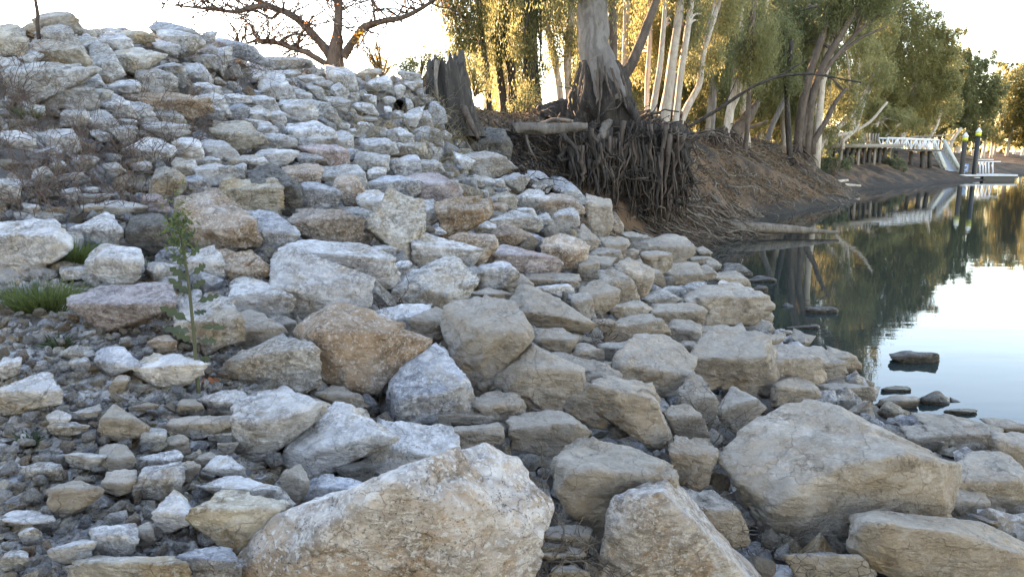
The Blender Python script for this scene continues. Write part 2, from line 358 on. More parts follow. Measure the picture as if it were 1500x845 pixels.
sa = t.n('ShaderNodeAttribute', attribute_name='stony'); col = t.mix(t.math('MULTIPLY', sa.outputs['Fac'], 0.8), col, t.mix(n2, (0.14, 0.125, 0.11), (0.31, 0.285, 0.255)))
soil = t.done(t.bsdf(col, 0.9, t.bump(t.math('ADD', n2, t.math('MULTIPLY', n3, 0.4)), 0.9, 0.05), 0.2))
gme = mesh_np('ground', V, Fg, soil); at_ = gme.attributes.new('stony', 'FLOAT', 'POINT'); at_.data.foreach_set('value', rubble_mask(GX, GY).ravel().astype(np.float32))
tag(link('ground', gme), kind='structure')

t = NT('river_water'); v = t.vec((1, 1, 1), rnd=False)
wv = t.vec((0.5, 1.5, 1), rnd=False)
h = t.math('ADD', t.noise(wv, 2.2, 3, 0.5, 0.3), t.math('MULTIPLY', t.noise(wv, 0.35, 2, 0.5), 2.2))
cal = t.ramp(t.noise(t.vec((0.6, 1, 1), rnd=False), 0.12, 2, 0.5), 0.35, 0.65, 0.35, 1.0)
bq = t.n('ShaderNodeBump'); t.l(h, bq.inputs['Height']); t.put(bq.inputs['Strength'], t.math('MULTIPLY', cal, 0.04)); bq.inputs['Distance'].default_value = 0.05
ws = t.bsdf((0.018, 0.028, 0.026), 0.012, bq.outputs[0], 0.30, IOR=1.33)  # base greened for tree reflections, specular tint below blued for reflected sky
ws.inputs['Specular Tint'].default_value = (0.55, 0.78, 1.0, 1)
water_m = t.done(ws)
wa = link('water', mesh_np('water', [(-2, -300, 0), (900, -300, 0), (900, 1500, 0), (-2, 1500, 0)], [[0, 1, 2, 3]], water_m)); tag(wa, kind='structure')

# ------------------------------------------------------------------ rock shapes
ICO = {}
def ico(n):
    if n not in ICO:
        bm = bmesh.new(); bmesh.ops.create_icosphere(bm, subdivisions=n, radius=1)
        ICO[n] = (np.array([v.co[:] for v in bm.verts]), np.array([[v.index for v in f.verts] for f in bm.faces])); bm.free()
    return ICO[n]
def hull_planes(P, merge=0.86):
    bm = bmesh.new()
    for p in P: bm.verts.new(p)
    bmesh.ops.convex_hull(bm, input=bm.verts); bm.normal_update()
    N = []; A = []
    for f in bm.faces:
        a = f.calc_area()
        if a < 1e-6: continue
        n = np.array(f.normal[:])
        if n @ np.array(f.verts[0].co[:]) < 0: n = -n
        N.append(n); A.append(a)
    bm.free(); N = np.array(N); A = np.array(A); P = np.asarray(P)
    out = []; left = list(np.argsort(-A))          # merge neighbouring small faces into broad fracture planes
    while left:
        k = left[0]; grp = [m for m in left if N[m] @ N[k] > merge]
        n = (N[grp] * A[grp][:, None]).sum(0); n /= np.linalg.norm(n); out.append(n); left = [m for m in left if m not in grp]
    N = np.array(out); H = (P @ N.T).max(0)
    H = H * 1.0; return N, np.maximum(H, 0.12)
def rock_from_points(P, level, r, rough=0.035, soft=60, chips=4, merge=0.86, fit=1.0, cut=(.86, .97)):
    """P: world points spanning the rock. Returns centre, local verts, faces"""
    c = (P.max(0) + P.min(0)) / 2 * 0.5 + P.mean(0) * 0.5; L = P - c
    sc = np.maximum(np.abs(L).max(0), 1e-3); Ln = L / sc
    N, H = hull_planes(Ln, merge); H = H * fit
    for _ in range(chips):
        n = r.normal(size=3); n /= np.linalg.norm(n); N = np.vstack([N, n]); H = np.append(H, (Ln @ n).max() * r.uniform(*cut))
    D, Fc = ico(level)
    q = (D @ N.T) / H[None]; q = np.maximum(q, 1e-4)
    rad = (q ** soft).sum(1) ** (-1 / soft) * 1.02
    Vn = D * rad[:, None]; V = Vn * sc
    size = sc.mean(); off = r.uniform(0, 50, 3)
    a = fbm(V / size * 1.3 + off, 3) * rough * 1.3
    ql = V / size * np.array([1, 1, 2.0]) * 2.4 + off
    b = -np.abs(fbm(ql, 5 if level > 4 else 3, 0.55)) * rough * 1.3
    ch = worley(V / size * 1.15 + off, 1.0) * rough * (3.2 if level < 6 else 1.3)
    if level > 4: ch = ch + worley(V / size * 3.6 + off, 1.0) * rough * 1.3
    V = V * (1 + a * .4 + b * .5 + ch * 1.25)[:, None]
    return c, V, Fc
def worley(p, amp):
    """every cell a tilted plane: broken, faceted relief"""
    i0 = np.floor(p).astype(int); best = np.full(len(p), 9e9); bi = np.zeros((len(p), 3), int); bc = np.zeros((len(p), 3))
    for dx in (-1, 0, 1):
        for dy in (-1, 0, 1):
            for dz in (-1, 0, 1):
                c = i0 + (dx, dy, dz); m = c & 63; x, y, z = m.T
                pt = c + np.stack([_P[x, y, z], _P[y, z, x], _P[z, x, y]], 1); d = ((p - pt) ** 2).sum(1); k = d < best
                best[k] = d[k]; bi[k] = m[k]; bc[k] = pt[k]
    x, y, z = bi.T; nrm = np.stack([_P[x, z, y], _P[y, x, z], _P[z, y, x]], 1) - .5
    return ((p - bc) * nrm).sum(1) * amp
def poly_area(p):
    x, y = p[:, 0], p[:, 1]; return abs((x * np.roll(y, -1) - y * np.roll(x, -1)).sum()) / 2
def traced_points(px, r, ridge=None, deep=0.0, Yfix=None, wet_rock=False):
    """photo outline -> a solid: rear of the top, a near edge between top and face, the tucked-in base and the back"""
    px = np.array(px, float); mn, mx = px.min(0), px.max(0); cx = px.mean(0) * 0.5 + (mn + mx) / 4
    wpx, hpx = (mx - mn)
    fr = 0.5 if wet_rock else 0.98 if cx[0] < 345 and cx[1] > 410 else 0.86
    Y0 = Yfix or hit(cx[0], min(mn[1] + fr * hpx, 845 + 60)) or 14.0
    w_, h_ = wpx * Y0 / F, hpx * Y0 / F
    T = 0.45 * min(w_, h_) + 0.25 * (w_ + h_) / 2; T = max(T, 0.05)
    Yc = Y0 + 0.12 * T + deep
    P = []
    zz = (cx[1] - px[:, 1]) / (hpx / 2)
    for (u, v), k in zip(px, zz): P.append(at(u, v, Yc + T * (0.02 + (0.72 if k > 0 else 0.25) * k)))
    if ridge is None:
        tilt = r.uniform(-.35, .35); up = r.uniform(-.05, .28)
        for s in ((-.45, .45) if r.random() < .6 else (-.5, 0.02, .5)):
            u = cx[0] + s * wpx * r.uniform(.8, 1.1); v = cx[1] - up * hpx + tilt * s * hpx * .6
            P.append(at(u, v, Yc - T * r.uniform(.32, .5)))
    else:
        for u, v in ridge: P.append(at(u, v, Yc - T * 0.42))
    for (u, v) in px[::2]:
        u2, v2 = cx[0] + (u - cx[0]) * .6, cx[1] + (v - cx[1]) * .6 + .12 * hpx
        P.append(at(u2, v2, Yc + T * 0.95) if v < cx[1] else at(u2, v2, Yc - T * .18))
    for (u, v) in px[1::2]:
        if v > cx[1]: P.append(at(cx[0] + (u - cx[0]) * .8, cx[1] + (v - cx[1]) * .9, Yc + T * 0.8))
    return np.array(P), Y0
# ------------------------------------------------------------------ the rocks one can make out, each traced: tile+stone kind | outline | ridge | short name | label
TILES = dict(A=(0,0,3.75), B=(380,0,3.75), C=(0,200,3.75), D=(0,400,3.75), E=(0,600,3.448), F=(350,200,3.75), G=(350,400,3.75),
             H=(700,200,3.75), I=(700,400,3.75), J=(300,600,3.448), K=(700,600,3.448), L=(1065,600,3.448), M=(1000,300,2.486), Z=(0,0,1))
ROCKS = '''
Zs|346,845 348,815 366,790 395,760 450,738 545,713 600,690 650,665 700,657 742,656 765,668 790,700 812,730 816,745 805,790 782,830 765,880 600,930 400,930 350,900|448,792 520,745 600,712 452,880|the huge speckled foreground boulder|huge speckled granite boulder with orange stains filling the bottom middle foreground
Ks|620,845 700,640 740,500 770,380 800,340 900,335 960,380 1050,520 1120,650 1180,740 1300,800 1370,845 1400,950 620,950|775,420 770,600 830,845 800,930|the pointed white granite rock|pointed rock with a bright speckled white face standing at the bottom edge
Zt|1053,665 1075,630 1110,605 1150,585 1200,583 1240,601 1300,630 1345,652 1395,672 1412,690 1402,712 1405,750 1380,768 1240,790 1180,812 1130,792 1105,760 1098,730 1060,705 1052,690|1135,742 1180,705 1262,676 1345,668|the giant dusty boulder|giant dusty tan boulder with a brown underside above the muddy hole at right
Lt|620,580 640,530 680,515 850,535 1000,525 1230,555 1400,620 1560,700 1600,845 1600,930 1000,930 800,845 650,740 615,700|690,560 1000,600 1250,650 1560,760|the white-topped slab|long tan slab with a whitish top edge in the bottom right corner
Gb|315,320 360,265 440,220 560,205 700,230 850,290 975,390 970,430 880,520 780,600 680,675 610,655 540,590 400,560 380,450 330,380|435,300 535,480 560,610|the rusty diamond boulder|rusty orange-stained diamond-shaped boulder overhanging a dark gap in the middle
Gt|1115,300 1150,200 1240,135 1400,145 1500,170 1610,240 1620,290 1580,380 1500,440 1440,540 1380,630 1290,645 1240,560 1140,400|1310,330 1480,305 1600,300|the split-faced boulder|tall boulder with grey top and ochre broken face in the middle of the slope
Gw|185,-60 240,-115 340,-120 560,-75 690,0 735,110 730,190 690,220 560,215 440,220 330,280 270,220 200,100|210,40 400,110 500,190|the long domed granite boulder|long domed pale granite boulder with brown lower edge above the rusty diamond boulder
Gu|840,600 860,550 960,440 1030,410 1110,410 1160,470 1210,540 1220,650 1295,710 1290,750 1150,790 1080,825 950,790 820,770 810,700|850,680 960,700 1050,740 1200,650|the blue-grey peaked boulder|blue-grey peaked boulder right of the dark gap under the rusty diamond boulder
Gg|0,480 150,400 290,330 330,380 375,460 400,560 410,640 350,665 0,590 -40,560||the greenish sloping slab|greenish grey slab sloping down left from the rusty diamond boulder
It|735,560 770,500 850,400 930,330 1010,325 1090,380 1180,450 1190,500 1160,580 1080,660 910,695 780,680|770,490 900,560 1130,560|the faceted tan boulder|faceted tan boulder with pale pitted crown right of centre
It|105,610 130,510 200,430 270,400 380,420 460,460 600,560 610,600 510,660 480,760 380,765 210,690 110,650|300,470 380,540 600,575|the brown-faced hump|humped tan boulder with brown front left of the faceted tan boulder
Mt|40,590 70,500 130,455 210,445 280,480 330,530 325,600 300,660 240,680 190,650 130,680 80,640 45,610||the round shore boulder|large rounded tan boulder with fine cracks close to the water
Mt|5,350 60,320 110,285 160,275 230,330 280,380 270,430 230,450 90,440 70,420||the low pyramid boulder|low pyramid-shaped tan boulder at the edge of the dark water
Kt|405,280 480,200 600,150 680,165 800,230 900,290 1000,420 980,500 760,620 690,680 600,640 500,530 430,440 400,350||the oval ribbed boulder|oval tan boulder with ribbed surface behind the pointed white granite rock
It|565,690 630,620 720,560 860,580 900,630 990,690 1000,790 1010,940 980,970 850,850 700,760|720,600 800,700 960,870|the orange-veined slab|smooth orange-veined tan slab leaning behind the oval ribbed boulder
Kt|160,110 190,30 260,10 440,15 540,80 575,120 500,200 430,250 300,230 200,200||the dished rock|tan rock with a dished brown top behind the huge speckled foreground boulder
Cw|-60,470 60,500 190,455 330,460 370,490 350,580 330,640 250,720 130,780 0,795 -60,790||the big white slab|big flat white slab at the left edge beside the grass tuft
Cb|970,400 1060,350 1180,340 1280,400 1370,490 1375,570 1300,625 1150,615 1040,590 1000,520|1020,500 1100,480 1320,560|the round brown boulder|round brown and pinkish boulder behind the tip of the thistle
Cd|680,500 720,450 850,415 900,440 920,520 950,640 900,655 780,620 690,570||the dark slate-grey rock|dark slate-grey rock left of the thistle tip
Cw|370,550 420,510 590,420 630,460 620,590 560,605 450,590||the white wedge rock|white wedge-shaped rock behind the upper grass tuft
Dw|500,-90 560,-145 680,-145 770,-140 775,-90 770,0 700,60 600,80 520,40||the square white block|square white block sitting on the pinkish slab
Dp|390,120 520,80 740,60 860,110 830,190 830,240 700,290 590,325 480,250 400,180||the pinkish slab|pinkish flat slab on the gravel beside the grass
Dw|990,260 1060,150 1170,120 1260,170 1300,270 1250,370 1150,430 1080,400 990,330||the pale oval rock|pale oval rock with lichen directly behind the thistle stem
Cb|1185,640 1370,630 1440,690 1470,740 1420,800 1330,815 1220,780 1200,720||the brown blocky rock|brown blocky rock right of the thistle above the pale oval rock
Gw|0,60 70,35 140,60 220,110 285,190 250,245 150,235 0,210 -30,120||the white round rock|white rounded rock left of the long domed granite boulder
Gt|0,225 70,215 150,250 215,340 190,380 60,420 0,415 -50,350||the tan cube rock|tan rock with angular front right of the pale oval rock
Zw|345,600 352,585 375,570 405,566 430,568 450,588 463,600 460,615 440,635 400,655 385,672 355,682 343,668 350,640 342,615|350,615 375,640 455,605|the cream wedge|cream wedge-shaped rock with ochre underside beside the gravel
Zw|467,610 500,600 520,600 553,615 559,640 540,665 500,680 455,695 420,690 403,675 410,655 440,640|440,668 500,655 556,635|the flat-topped white rock|flat-topped white rock with shadowed underside right of the cream wedge
Jw|885,90 920,50 1010,40 1180,85 1270,170 1280,220 1180,260 920,360 855,385 870,300 900,180||the creased white rock|creased white rock behind the left of the huge speckled boulder
Jt|920,290 980,180 1060,140 1190,200 1190,230 1080,310 930,360||the brown wedge chip|small wedge with brown side leaning on the creased white rock
Ju|510,430 540,350 600,320 700,350 780,390 780,410 700,450 520,500||the blue-grey rock|smooth blue-grey rock touching the top of the huge speckled boulder
Jt|375,370 440,290 470,280 500,330 520,400 460,490 380,420||the small upright rock|small upright brown-grey rock left of the smooth blue-grey rock
Jw|0,380 60,350 180,340 270,380 370,440 420,490 400,530 330,520 100,420||the long grey-white rock|long grey-white rock behind the buff pitted boulder
Jy|0,500 60,440 150,405 250,440 350,500 365,540 300,600 180,690 100,710 50,660 0,590 -60,560||the buff pitted boulder|buff pitted boulder at the edge of the gravel at lower left
Ey|360,845 430,770 540,735 680,755 800,745 890,770 920,845 900,900 380,900||the yellowish lumpy boulder|yellowish lumpy boulder cut off by the bottom edge at left
Eu|920,770 1050,700 1180,720 1195,845 1190,900 930,900||the grey flat rock|grey flat rock between the yellowish lumpy boulder and the huge speckled boulder
Fw|270,600 320,560 440,565 640,615 760,640 850,690 860,760 830,830 760,845 640,760 560,715 270,660|290,640 530,715 700,665 840,680|the long cream slab|long cream-topped slab with dark brown end above the long domed granite boulder
Fy|720,490 800,350 900,335 960,370 1000,420 1005,620 970,680 880,640 780,560|740,505 850,600 960,660|the big wedge boulder|big pale wedge-shaped boulder pointing down over a black gap
Gg|860,100 900,15 960,-40 1230,-50 1300,10 1305,70 1250,150 1180,185 1060,190 1000,160 930,160 880,150|900,60 950,130 1180,160|the oblong granite boulder|oblong grey granite boulder above the split-faced boulder
Fw|1005,530 1100,560 1220,620 1270,680 1270,720 1190,735 950,715||the light domed rock|light domed rock with orange corner right of the big wedge boulder
Fb|1175,570 1220,525 1400,540 1420,590 1380,650 1300,705 1260,670 1200,600||the brown scuffed rock|brown rock with white scuffed edges right of the light domed rock
Fb|1095,380 1180,330 1290,370 1380,385 1370,430 1250,500 1170,575 1120,540|1120,440 1230,430 1360,400|the brown overhanging rock|brown overhanging rock with pinkish top above the brown scuffed rock
Fp|945,225 1010,205 1110,215 1210,300 1180,340 1100,380 990,340||the pink flat rock|pinkish flat rock above the big wedge boulder
Hp|40,700 160,600 280,640 400,680 455,730 440,755 250,765 120,750||the rose slab|rose-coloured slab with red veins below the rounded white-capped boulder
Hw|10,800 120,690 180,690 210,750 200,800 100,840 20,830||the grey-white wedge|grey-white wedge-shaped rock left of the rose slab
Hb|360,620 400,570 480,540 560,560 595,640 560,700 490,730 400,720 365,660||the round white-capped boulder|round brown boulder with white speckled cap right of the rose slab
Ht|590,370 640,340 710,345 735,410 750,500 700,560 650,545 625,440||the tall upright rock|tall upright tan rock on the shoulder below the tree roots
Hb|330,360 400,310 500,330 540,380 560,420 470,430 430,450 350,400||the russet rock|russet angular rock left of the tall upright rock
Hw|415,470 440,410 510,390 555,430 550,480 500,520 440,515||the five-sided grey rock|five-sided pale grey rock below the russet rock
Hu|245,225 270,195 340,190 410,250 390,300 300,260 250,250||the blue-grey cap rock|dark blue-grey rock at the top of the rubble below the roots
Hu|385,230 440,225 530,300 590,350 570,390 480,330 400,290||the blue ridge rock|jagged blue-grey rock forming the rubble's ridge below the hanging root
Zd|678,218 688,193 715,187 740,193 748,214 740,240 708,236||the large dark boulder|large dark slate boulder at the foot of the stump above the mossy rock
Hg|-50,100 20,80 80,110 150,180 140,215 60,225 -40,190||the mossy rock|greenish brown rock beside the large dark boulder
Ht|905,650 940,590 1050,565 1120,545 1155,580 1155,650 1100,705 1050,690 1000,640||the corner rock|long tan rock with square corner near the stranded roots
Fu|740,260 790,220 860,220 960,270 975,340 880,350 810,340 745,290||the bluish domed rock|bluish white domed rock above the big wedge boulder
Fu|330,290 400,240 460,270 515,340 500,410 440,430 345,370||the upright bluish rock|upright bluish white rock above the long cream slab
Fb|255,180 330,155 430,155 455,200 450,245 340,260 280,225||the orange-brown block|orange-brown block among pale rocks left of centre
Fd|60,200 170,145 260,210 345,280 345,370 290,440 210,410 190,300||the dark-sided rock|dark-sided angular rock left of the upright bluish rock
Fy|-90,250 20,235 130,230 195,300 200,430 60,410 -20,350 -90,300||the tan hollow rock|tan rock with hollow underside left of the dark-sided rock
Fu|20,420 90,420 230,450 300,500 320,560 270,620 200,630 70,580||the steel-blue rock|steel-blue speckled rock right of the round brown boulder
Fb|300,440 390,395 500,430 600,480 625,590 560,610 420,555 330,540||the two-tone rock|brown and white two-tone rock above the long cream slab
Ay|0,150 40,135 75,160 90,210 150,260 90,300 20,310 -60,300 -60,160||the corner skyline rock|warm-toned rock on the skyline at the far left edge
Ay|215,95 290,65 350,75 390,120 440,190 380,200 230,180 215,140||the top skyline rock|rounded rock crowning the left end of the rubble beside the bare stem
Ag|235,170 290,145 370,165 415,205 420,260 330,250 235,215||the rock under the skyline top|grey oval rock directly under the rock that crowns the left skyline
Ay|185,250 260,225 330,250 460,300 500,345 490,375 400,360 300,340 215,320||the long buff rock|long buff rock tilting right below the left skyline rocks
Au|825,150 870,118 950,150 1070,200 1080,225 960,195 830,185||the pointed skyline slab|thin pointed grey slab on the skyline of the rubble
Au|1180,210 1260,235 1390,300 1400,330 1310,320 1200,280||the sloping skyline slab|grey slab sloping right on the skyline near the bare tree
Ab|740,520 850,510 1080,590 1090,640 1020,670 850,630||the long dark-faced slab|long slab with dark brown face high on the left slope
Ag|30,400 100,360 270,345 370,370 410,430 400,470 240,460 200,520 150,570 110,500||the big grey hump|big grey humped rock near the left edge under the skyline
Aw|200,520 260,475 370,455 450,490 490,540 490,605 340,600 260,590||the white boulder on the left|white angular boulder in front of the big grey hump
Ay|1190,660 1280,660 1400,740 1400,830 1300,830 1210,760||the yellow-stained rock|rock with a bright yellow-orange stain on the upper slope
Bw|150,690 250,665 330,690 400,760 405,800 320,800 220,750 150,720||the bright white slab|bright white slab on the upper slope left of the drain pipe
Bw|525,565 560,560 640,605 635,640 560,615 525,590||the white brick-like stone|white brick-shaped stone left of the drain pipe
Bu|930,600 960,555 1000,600 1005,660 960,690 930,660||the grey slab by the stump|upright grey slab leaning at the foot of the tall stump
Dw|0,690 60,640 150,590 270,570 300,640 290,720 170,745 50,770 0,760 -30,720||the white-topped gravel rock|flat rock with white top and brown side lying on gravel at left
Mt|510,540 600,540 650,575 640,600 580,615 550,570||the shore wedge|flat tan wedge reaching furthest out into the calm water
Mt|350,510 400,520 500,530 550,570 585,630 540,650 480,600 440,570 390,570||the arched shore rock|arched tan rock at the shore behind the giant dusty boulder
Md|760,535 790,530 830,550 940,575 890,610 830,590 780,560||the lone water rock|lone dark rock breaking the blue water away from the shore
Md|450,400 490,365 540,375 570,405 520,415 460,415||the triangular water rock|dark triangular rock in the reflection of the trees
Md|380,445 490,435 500,465 400,465||the flat water rock|flat dark slab just above water in the tree reflection
Lt|990,40 1050,30 1200,45 1310,80 1385,130 1370,200 1290,225 1200,210 1110,120||the pale shelf rock|pale shelf-like rock right of the giant dusty boulder by the water
Lt|1165,330 1200,230 1290,215 1370,230 1500,370 1580,440 1560,530 1330,520 1250,400 1160,380||the domed right-edge rock|domed grey-topped rock above the white-topped slab at the right edge
Lk|355,760 400,725 500,740 600,770 700,845 700,900 370,900||the mud-cracked rock|rock coated in cracked pale mud below the giant dusty boulder
Ik|1110,620 1170,560 1240,590 1290,700 1290,800 1230,840 1150,760||the mud-skinned rock|leaning rock with cracked mud skin below the round shore boulder
Kk|1000,440 1060,420 1180,430 1230,470 1310,620 1310,680 1200,700 1150,650 1050,530||the mud-capped rock|rock capped with curling mud flakes right of the pointed white granite rock
Kk|350,660 380,600 450,580 540,600 560,650 540,700 380,700||the small mud-cracked stone|small stone under cracked mud right of the huge speckled boulder
It|170,130 220,80 350,85 400,110 560,230 625,290 600,340 530,340 320,290 270,210 180,170|280,210 450,250 600,305|the striped tan boulder|angular tan boulder with light edges right of the split-faced boulder
Kt|1010,150 1080,140 1180,170 1190,230 1160,320 1130,400 1020,370 1005,250||the stool-shaped rock|stool-shaped tan rock left of the giant dusty boulder
Ew|695,370 760,310 880,280 910,330 910,390 830,440 740,450 695,410||the two-colour gravel rock|white and rusty stone standing out on the lower gravel
Et|530,70 550,0 575,-25 640,30 740,100 690,130 600,160 535,120||the ochre pointed stone|pointed ochre stone on the gravel near the thistle foot
Ew|470,620 560,590 690,570 660,640 665,740 600,745 470,720||the pale square stone|pale square stone above the yellowish lumpy boulder
Ag|415,195 540,215 540,245 500,300 440,270 420,240
Ag|520,245 590,270 650,340 660,430 600,440 530,400 495,330
Aw|110,290 190,280 220,330 170,355 120,330
Aw|550,210 620,180 690,215 695,270 620,280 560,245
Ay|670,180 740,160 800,180 830,215 760,240 690,220
Ag|865,190 960,180 1075,215 1095,260 1060,295 960,280 880,235
Aw|830,215 900,240 990,260 980,300 900,285 840,260
Ay|615,285 720,270 840,300 850,350 780,370 700,420 650,390
Aw|870,355 940,345 1000,390 995,430 930,410
Aw|1060,310 1130,300 1180,340 1170,375 1100,350
Aw|1020,365 1100,345 1160,390 1150,435 1060,420
Ag|1120,180 1165,170 1180,230 1150,270 1110,230
Aw|0,320 80,310 120,350 40,400 -60,420 -60,330
Ag|415,380 500,390 545,440 530,480 440,470
Ag|740,390 780,365 870,390 930,430 955,490 870,515 750,460
Aw|555,470 640,445 740,450 750,510 660,520 560,500
Ay|490,490 560,490 600,560 520,600 490,540
Aw|520,560 600,500 690,580 715,650 620,655 520,600
Ag|850,630 920,615 1010,650 1020,700 960,705 860,670
Aw|1050,480 1120,452 1190,495 1185,520 1080,525
Aw|1050,545 1150,515 1240,560 1230,620 1150,590
Aw|1070,590 1130,570 1210,620 1210,660 1100,640
Au|1260,590 1310,572 1370,620 1350,660 1250,655
Aw|1350,590 1420,585 1470,630 1470,680 1400,650
Aw|1340,660 1400,650 1490,695 1480,720 1380,710
Ag|125,575 235,570 245,620 180,650 130,630
Aw|340,640 400,605 480,610 490,670 440,695 360,680
Ag|495,615 580,620 630,680 590,740 520,690
Ag|640,660 720,655 730,690 670,720
Aw|20,740 90,715 170,740 180,800 90,825 20,800
Aw|190,730 300,715 400,715 430,780 420,830 300,840 200,800
Aw|505,715 540,715 600,770 575,780
Aw|1200,510 1290,520 1350,580 1300,580 1210,540
Aw|1330,530 1420,525 1500,560 1510,620 1440,590
Aw|1420,400 1500,390 1560,420 1540,500 1450,480
Aw|700,560 760,570 850,670 800,680 720,620
Aw|780,690 900,670 1010,730 960,760 840,740
Aw|720,790 800,755 900,780 940,840 900,880 780,880 710,850
Aw|950,820 1040,765 1110,810 1090,900 960,890
Ag|1200,260 1260,280 1265,330 1210,380 1180,330 1180,290
Aw|1110,250 1180,280 1200,330 1120,300
Ag|610,700 700,690 740,740 700,790 640,760
Bg|0,330 120,310 230,330 270,370 190,380 0,370
Bw|0,400 60,385 90,410 80,430 20,425
Bw|80,385 170,390 210,420 130,430
Bw|360,385 430,370 510,400 520,460 440,470 370,420
Bw|400,470 440,455 490,510 480,560 420,520
By|540,400 600,370 670,400 660,420 580,430
Bw|590,450 680,420 725,480 700,515 640,500
Bw|750,480 790,460 795,510 770,540 745,520
Bw|800,450 880,445 885,480 830,490
Bw|380,530 450,540 500,560 485,600 400,580
Bw|670,545 720,525 735,565 700,580
Bw|680,590 710,580 730,615 700,635
Bw|715,630 750,610 785,630 780,660 730,650
Bw|790,640 850,590 890,610 870,680 830,695 795,670
Bw|880,620 920,610 940,650 940,700 890,700
Bw|725,710 780,695 830,740 825,780 760,775
Bg|870,720 910,695 1000,740 1000,770 900,765
Bw|0,430 90,430 130,480 180,540 90,545 0,510
Bw|100,560 180,550 300,630 290,655 160,650 110,600
Bw|0,540 60,560 110,600 80,620 0,580
Bw|50,620 110,610 130,660 110,695 60,680
Bg|250,540 300,560 380,610 370,650 310,620
Bw|385,735 440,720 510,790 500,820 420,790
Bw|430,680 500,680 495,710 450,710
Bw|535,680 570,665 590,690 560,710
Bw|495,705 530,705 530,740 500,730
Bw|560,790 600,760 700,790 740,830 700,860 600,840
Bw|0,680 50,690 80,740 20,780 0,760
Bw|20,740 100,730 140,790 100,830 30,820
Bw|110,750 160,745 185,790 150,815 120,790
Bw|720,790 780,785 800,820 770,840
Bg|570,640 640,650 650,670 580,670
Bw|805,540 840,560 850,590 820,605 800,570
Bg|260,470 320,490 370,540 330,540 270,500
Bw|500,510 540,510 545,540 510,540
Bw|570,520 640,520 640,580 590,570
Bw|150,470 220,490 260,570 200,560 160,520
Bg|300,430 360,450 400,500 340,490
Bw|220,420 300,410 330,440 250,450
Bg|760,400 830,400 880,440 800,440
Cu|210,80 280,55 330,100 300,150 250,130
Cy|840,220 900,180 980,215 1000,290 940,350 850,340 800,290
Cu|985,220 1080,215 1145,270 1130,330 1040,330 995,280
Cw|940,150 1000,115 1070,140 1085,180 1060,215 990,210 950,185
Cw|1060,125 1140,110 1200,140 1190,160 1110,150
Cw|1080,170 1150,150 1250,180 1300,215 1280,245 1160,265 1100,220
Cw|1105,40 1160,15 1260,60 1300,105 1240,135 1120,95
Cw|1275,160 1330,150 1350,185 1320,215 1285,200
Cg|1230,155 1370,95 1460,150 1420,190 1350,180
Cp|780,345 840,320 910,350 920,400 850,415 790,390
Cg|540,380 660,350 760,370 770,410 660,440 530,420
Cw|340,290 410,280 420,350 380,370
Cg|180,220 240,160 290,200 290,280 200,290
Cw|270,150 340,130 370,170 330,185
Cw|300,210 400,210 410,250 330,250
Cg|400,290 480,310 620,350 560,365 420,355
Cw|470,280 520,275 530,310 480,315
Cd|160,80 250,90 250,140 180,150
Cg|-40,270 60,220 110,260 90,340 0,345
Cw|440,390 510,365 550,390 480,420
Cw|130,370 190,380 220,410 180,430
Cw|330,720 450,715 460,780 350,790
Cb|1110,290 1200,285 1270,330 1320,400 1280,400 1190,340
Cw|1035,650 1130,610 1195,650 1195,780 1150,800 1040,790
Cg|560,160 640,140 690,200 620,230
Cw|720,140 800,130 810,190 740,190
Cg|400,130 470,100 540,140 480,190 410,180
Fw|95,20 180,0 280,0 295,60 180,80 95,70
Fw|105,70 180,60 280,110 290,140 240,180 110,110
Fd|0,130 60,95 150,150 60,190 0,200
Fw|320,95 420,90 435,150 340,155
Fp|345,80 460,50 560,45 575,130 600,175 500,150 430,140
Fu|570,75 620,62 645,100 620,140 575,120
Fw|310,10 390,0 520,0 510,45 350,55
Fw|520,0 580,0 625,45 610,60 540,40
Fg|455,170 530,155 640,165 700,270 690,295 600,270 520,250 460,230
Fb|505,270 560,215 640,230 685,300 670,370 590,385 540,310
Fg|640,100 800,85 830,150 810,190 680,185 640,150
Fw|670,30 740,8 840,50 850,120 760,95 690,75
Fw|710,190 760,168 805,190 795,230 735,240 710,220
Fu|870,150 950,90 990,150 980,210 910,230 820,215 810,190
Fw|665,350 700,290 800,330 815,370 760,440 700,420
Fg|985,360 1060,350 1115,430 1100,470 1010,495 1000,400
Fw|860,690 900,680 940,720 870,770
Fg|650,560 720,525 740,560 700,600 660,590
Fw|690,620 800,590 840,660 780,650
Fg|1230,735 1290,710 1340,770 1300,800
Fw|1380,450 1460,440 1470,490 1400,500
Fw|1200,100 1250,110 1290,150 1250,190 1210,140
Fw|490,420 600,425 680,480 680,530 620,570 600,500
Fw|1050,510 1110,500 1125,550 1060,540
Fg|560,390 640,385 690,460 640,450
Fy|1190,260 1280,290 1325,330 1310,360 1230,320
Fy|1320,300 1370,295 1375,350 1330,340
Fw|1280,220 1370,215 1390,260 1310,290
Fw|1400,240 1450,230 1470,280 1420,280
Fb|1365,370 1440,365 1450,420 1380,420
Fw|1290,500 1360,460 1410,490 1400,530 1330,530
Fb|1400,510 1460,480 1510,510 1560,560 1540,590 1450,600 1410,570
Fy|910,40 980,30 1030,100 980,110 920,70
Fg|970,130 1050,130 1110,180 1100,215 1000,200
Fw|850,150 910,130 880,180
Gw|770,220 860,180 960,155 1030,200 1000,290 940,345 870,300
Gt|950,350 1040,240 1080,185 1145,200 1110,290 1120,360 1060,410 980,400
Gt|170,260 210,230 270,250 325,300 280,340 230,340
Gt|440,660 510,620 580,640 660,710 650,760 570,740
Gt|1300,690 1360,660 1500,665 1560,690 1570,760 1480,845 1400,820 1330,750
Gt|1110,830 1180,770 1300,745 1380,790 1390,830
Gy|350,690 430,690 500,720 560,760 450,770 400,740
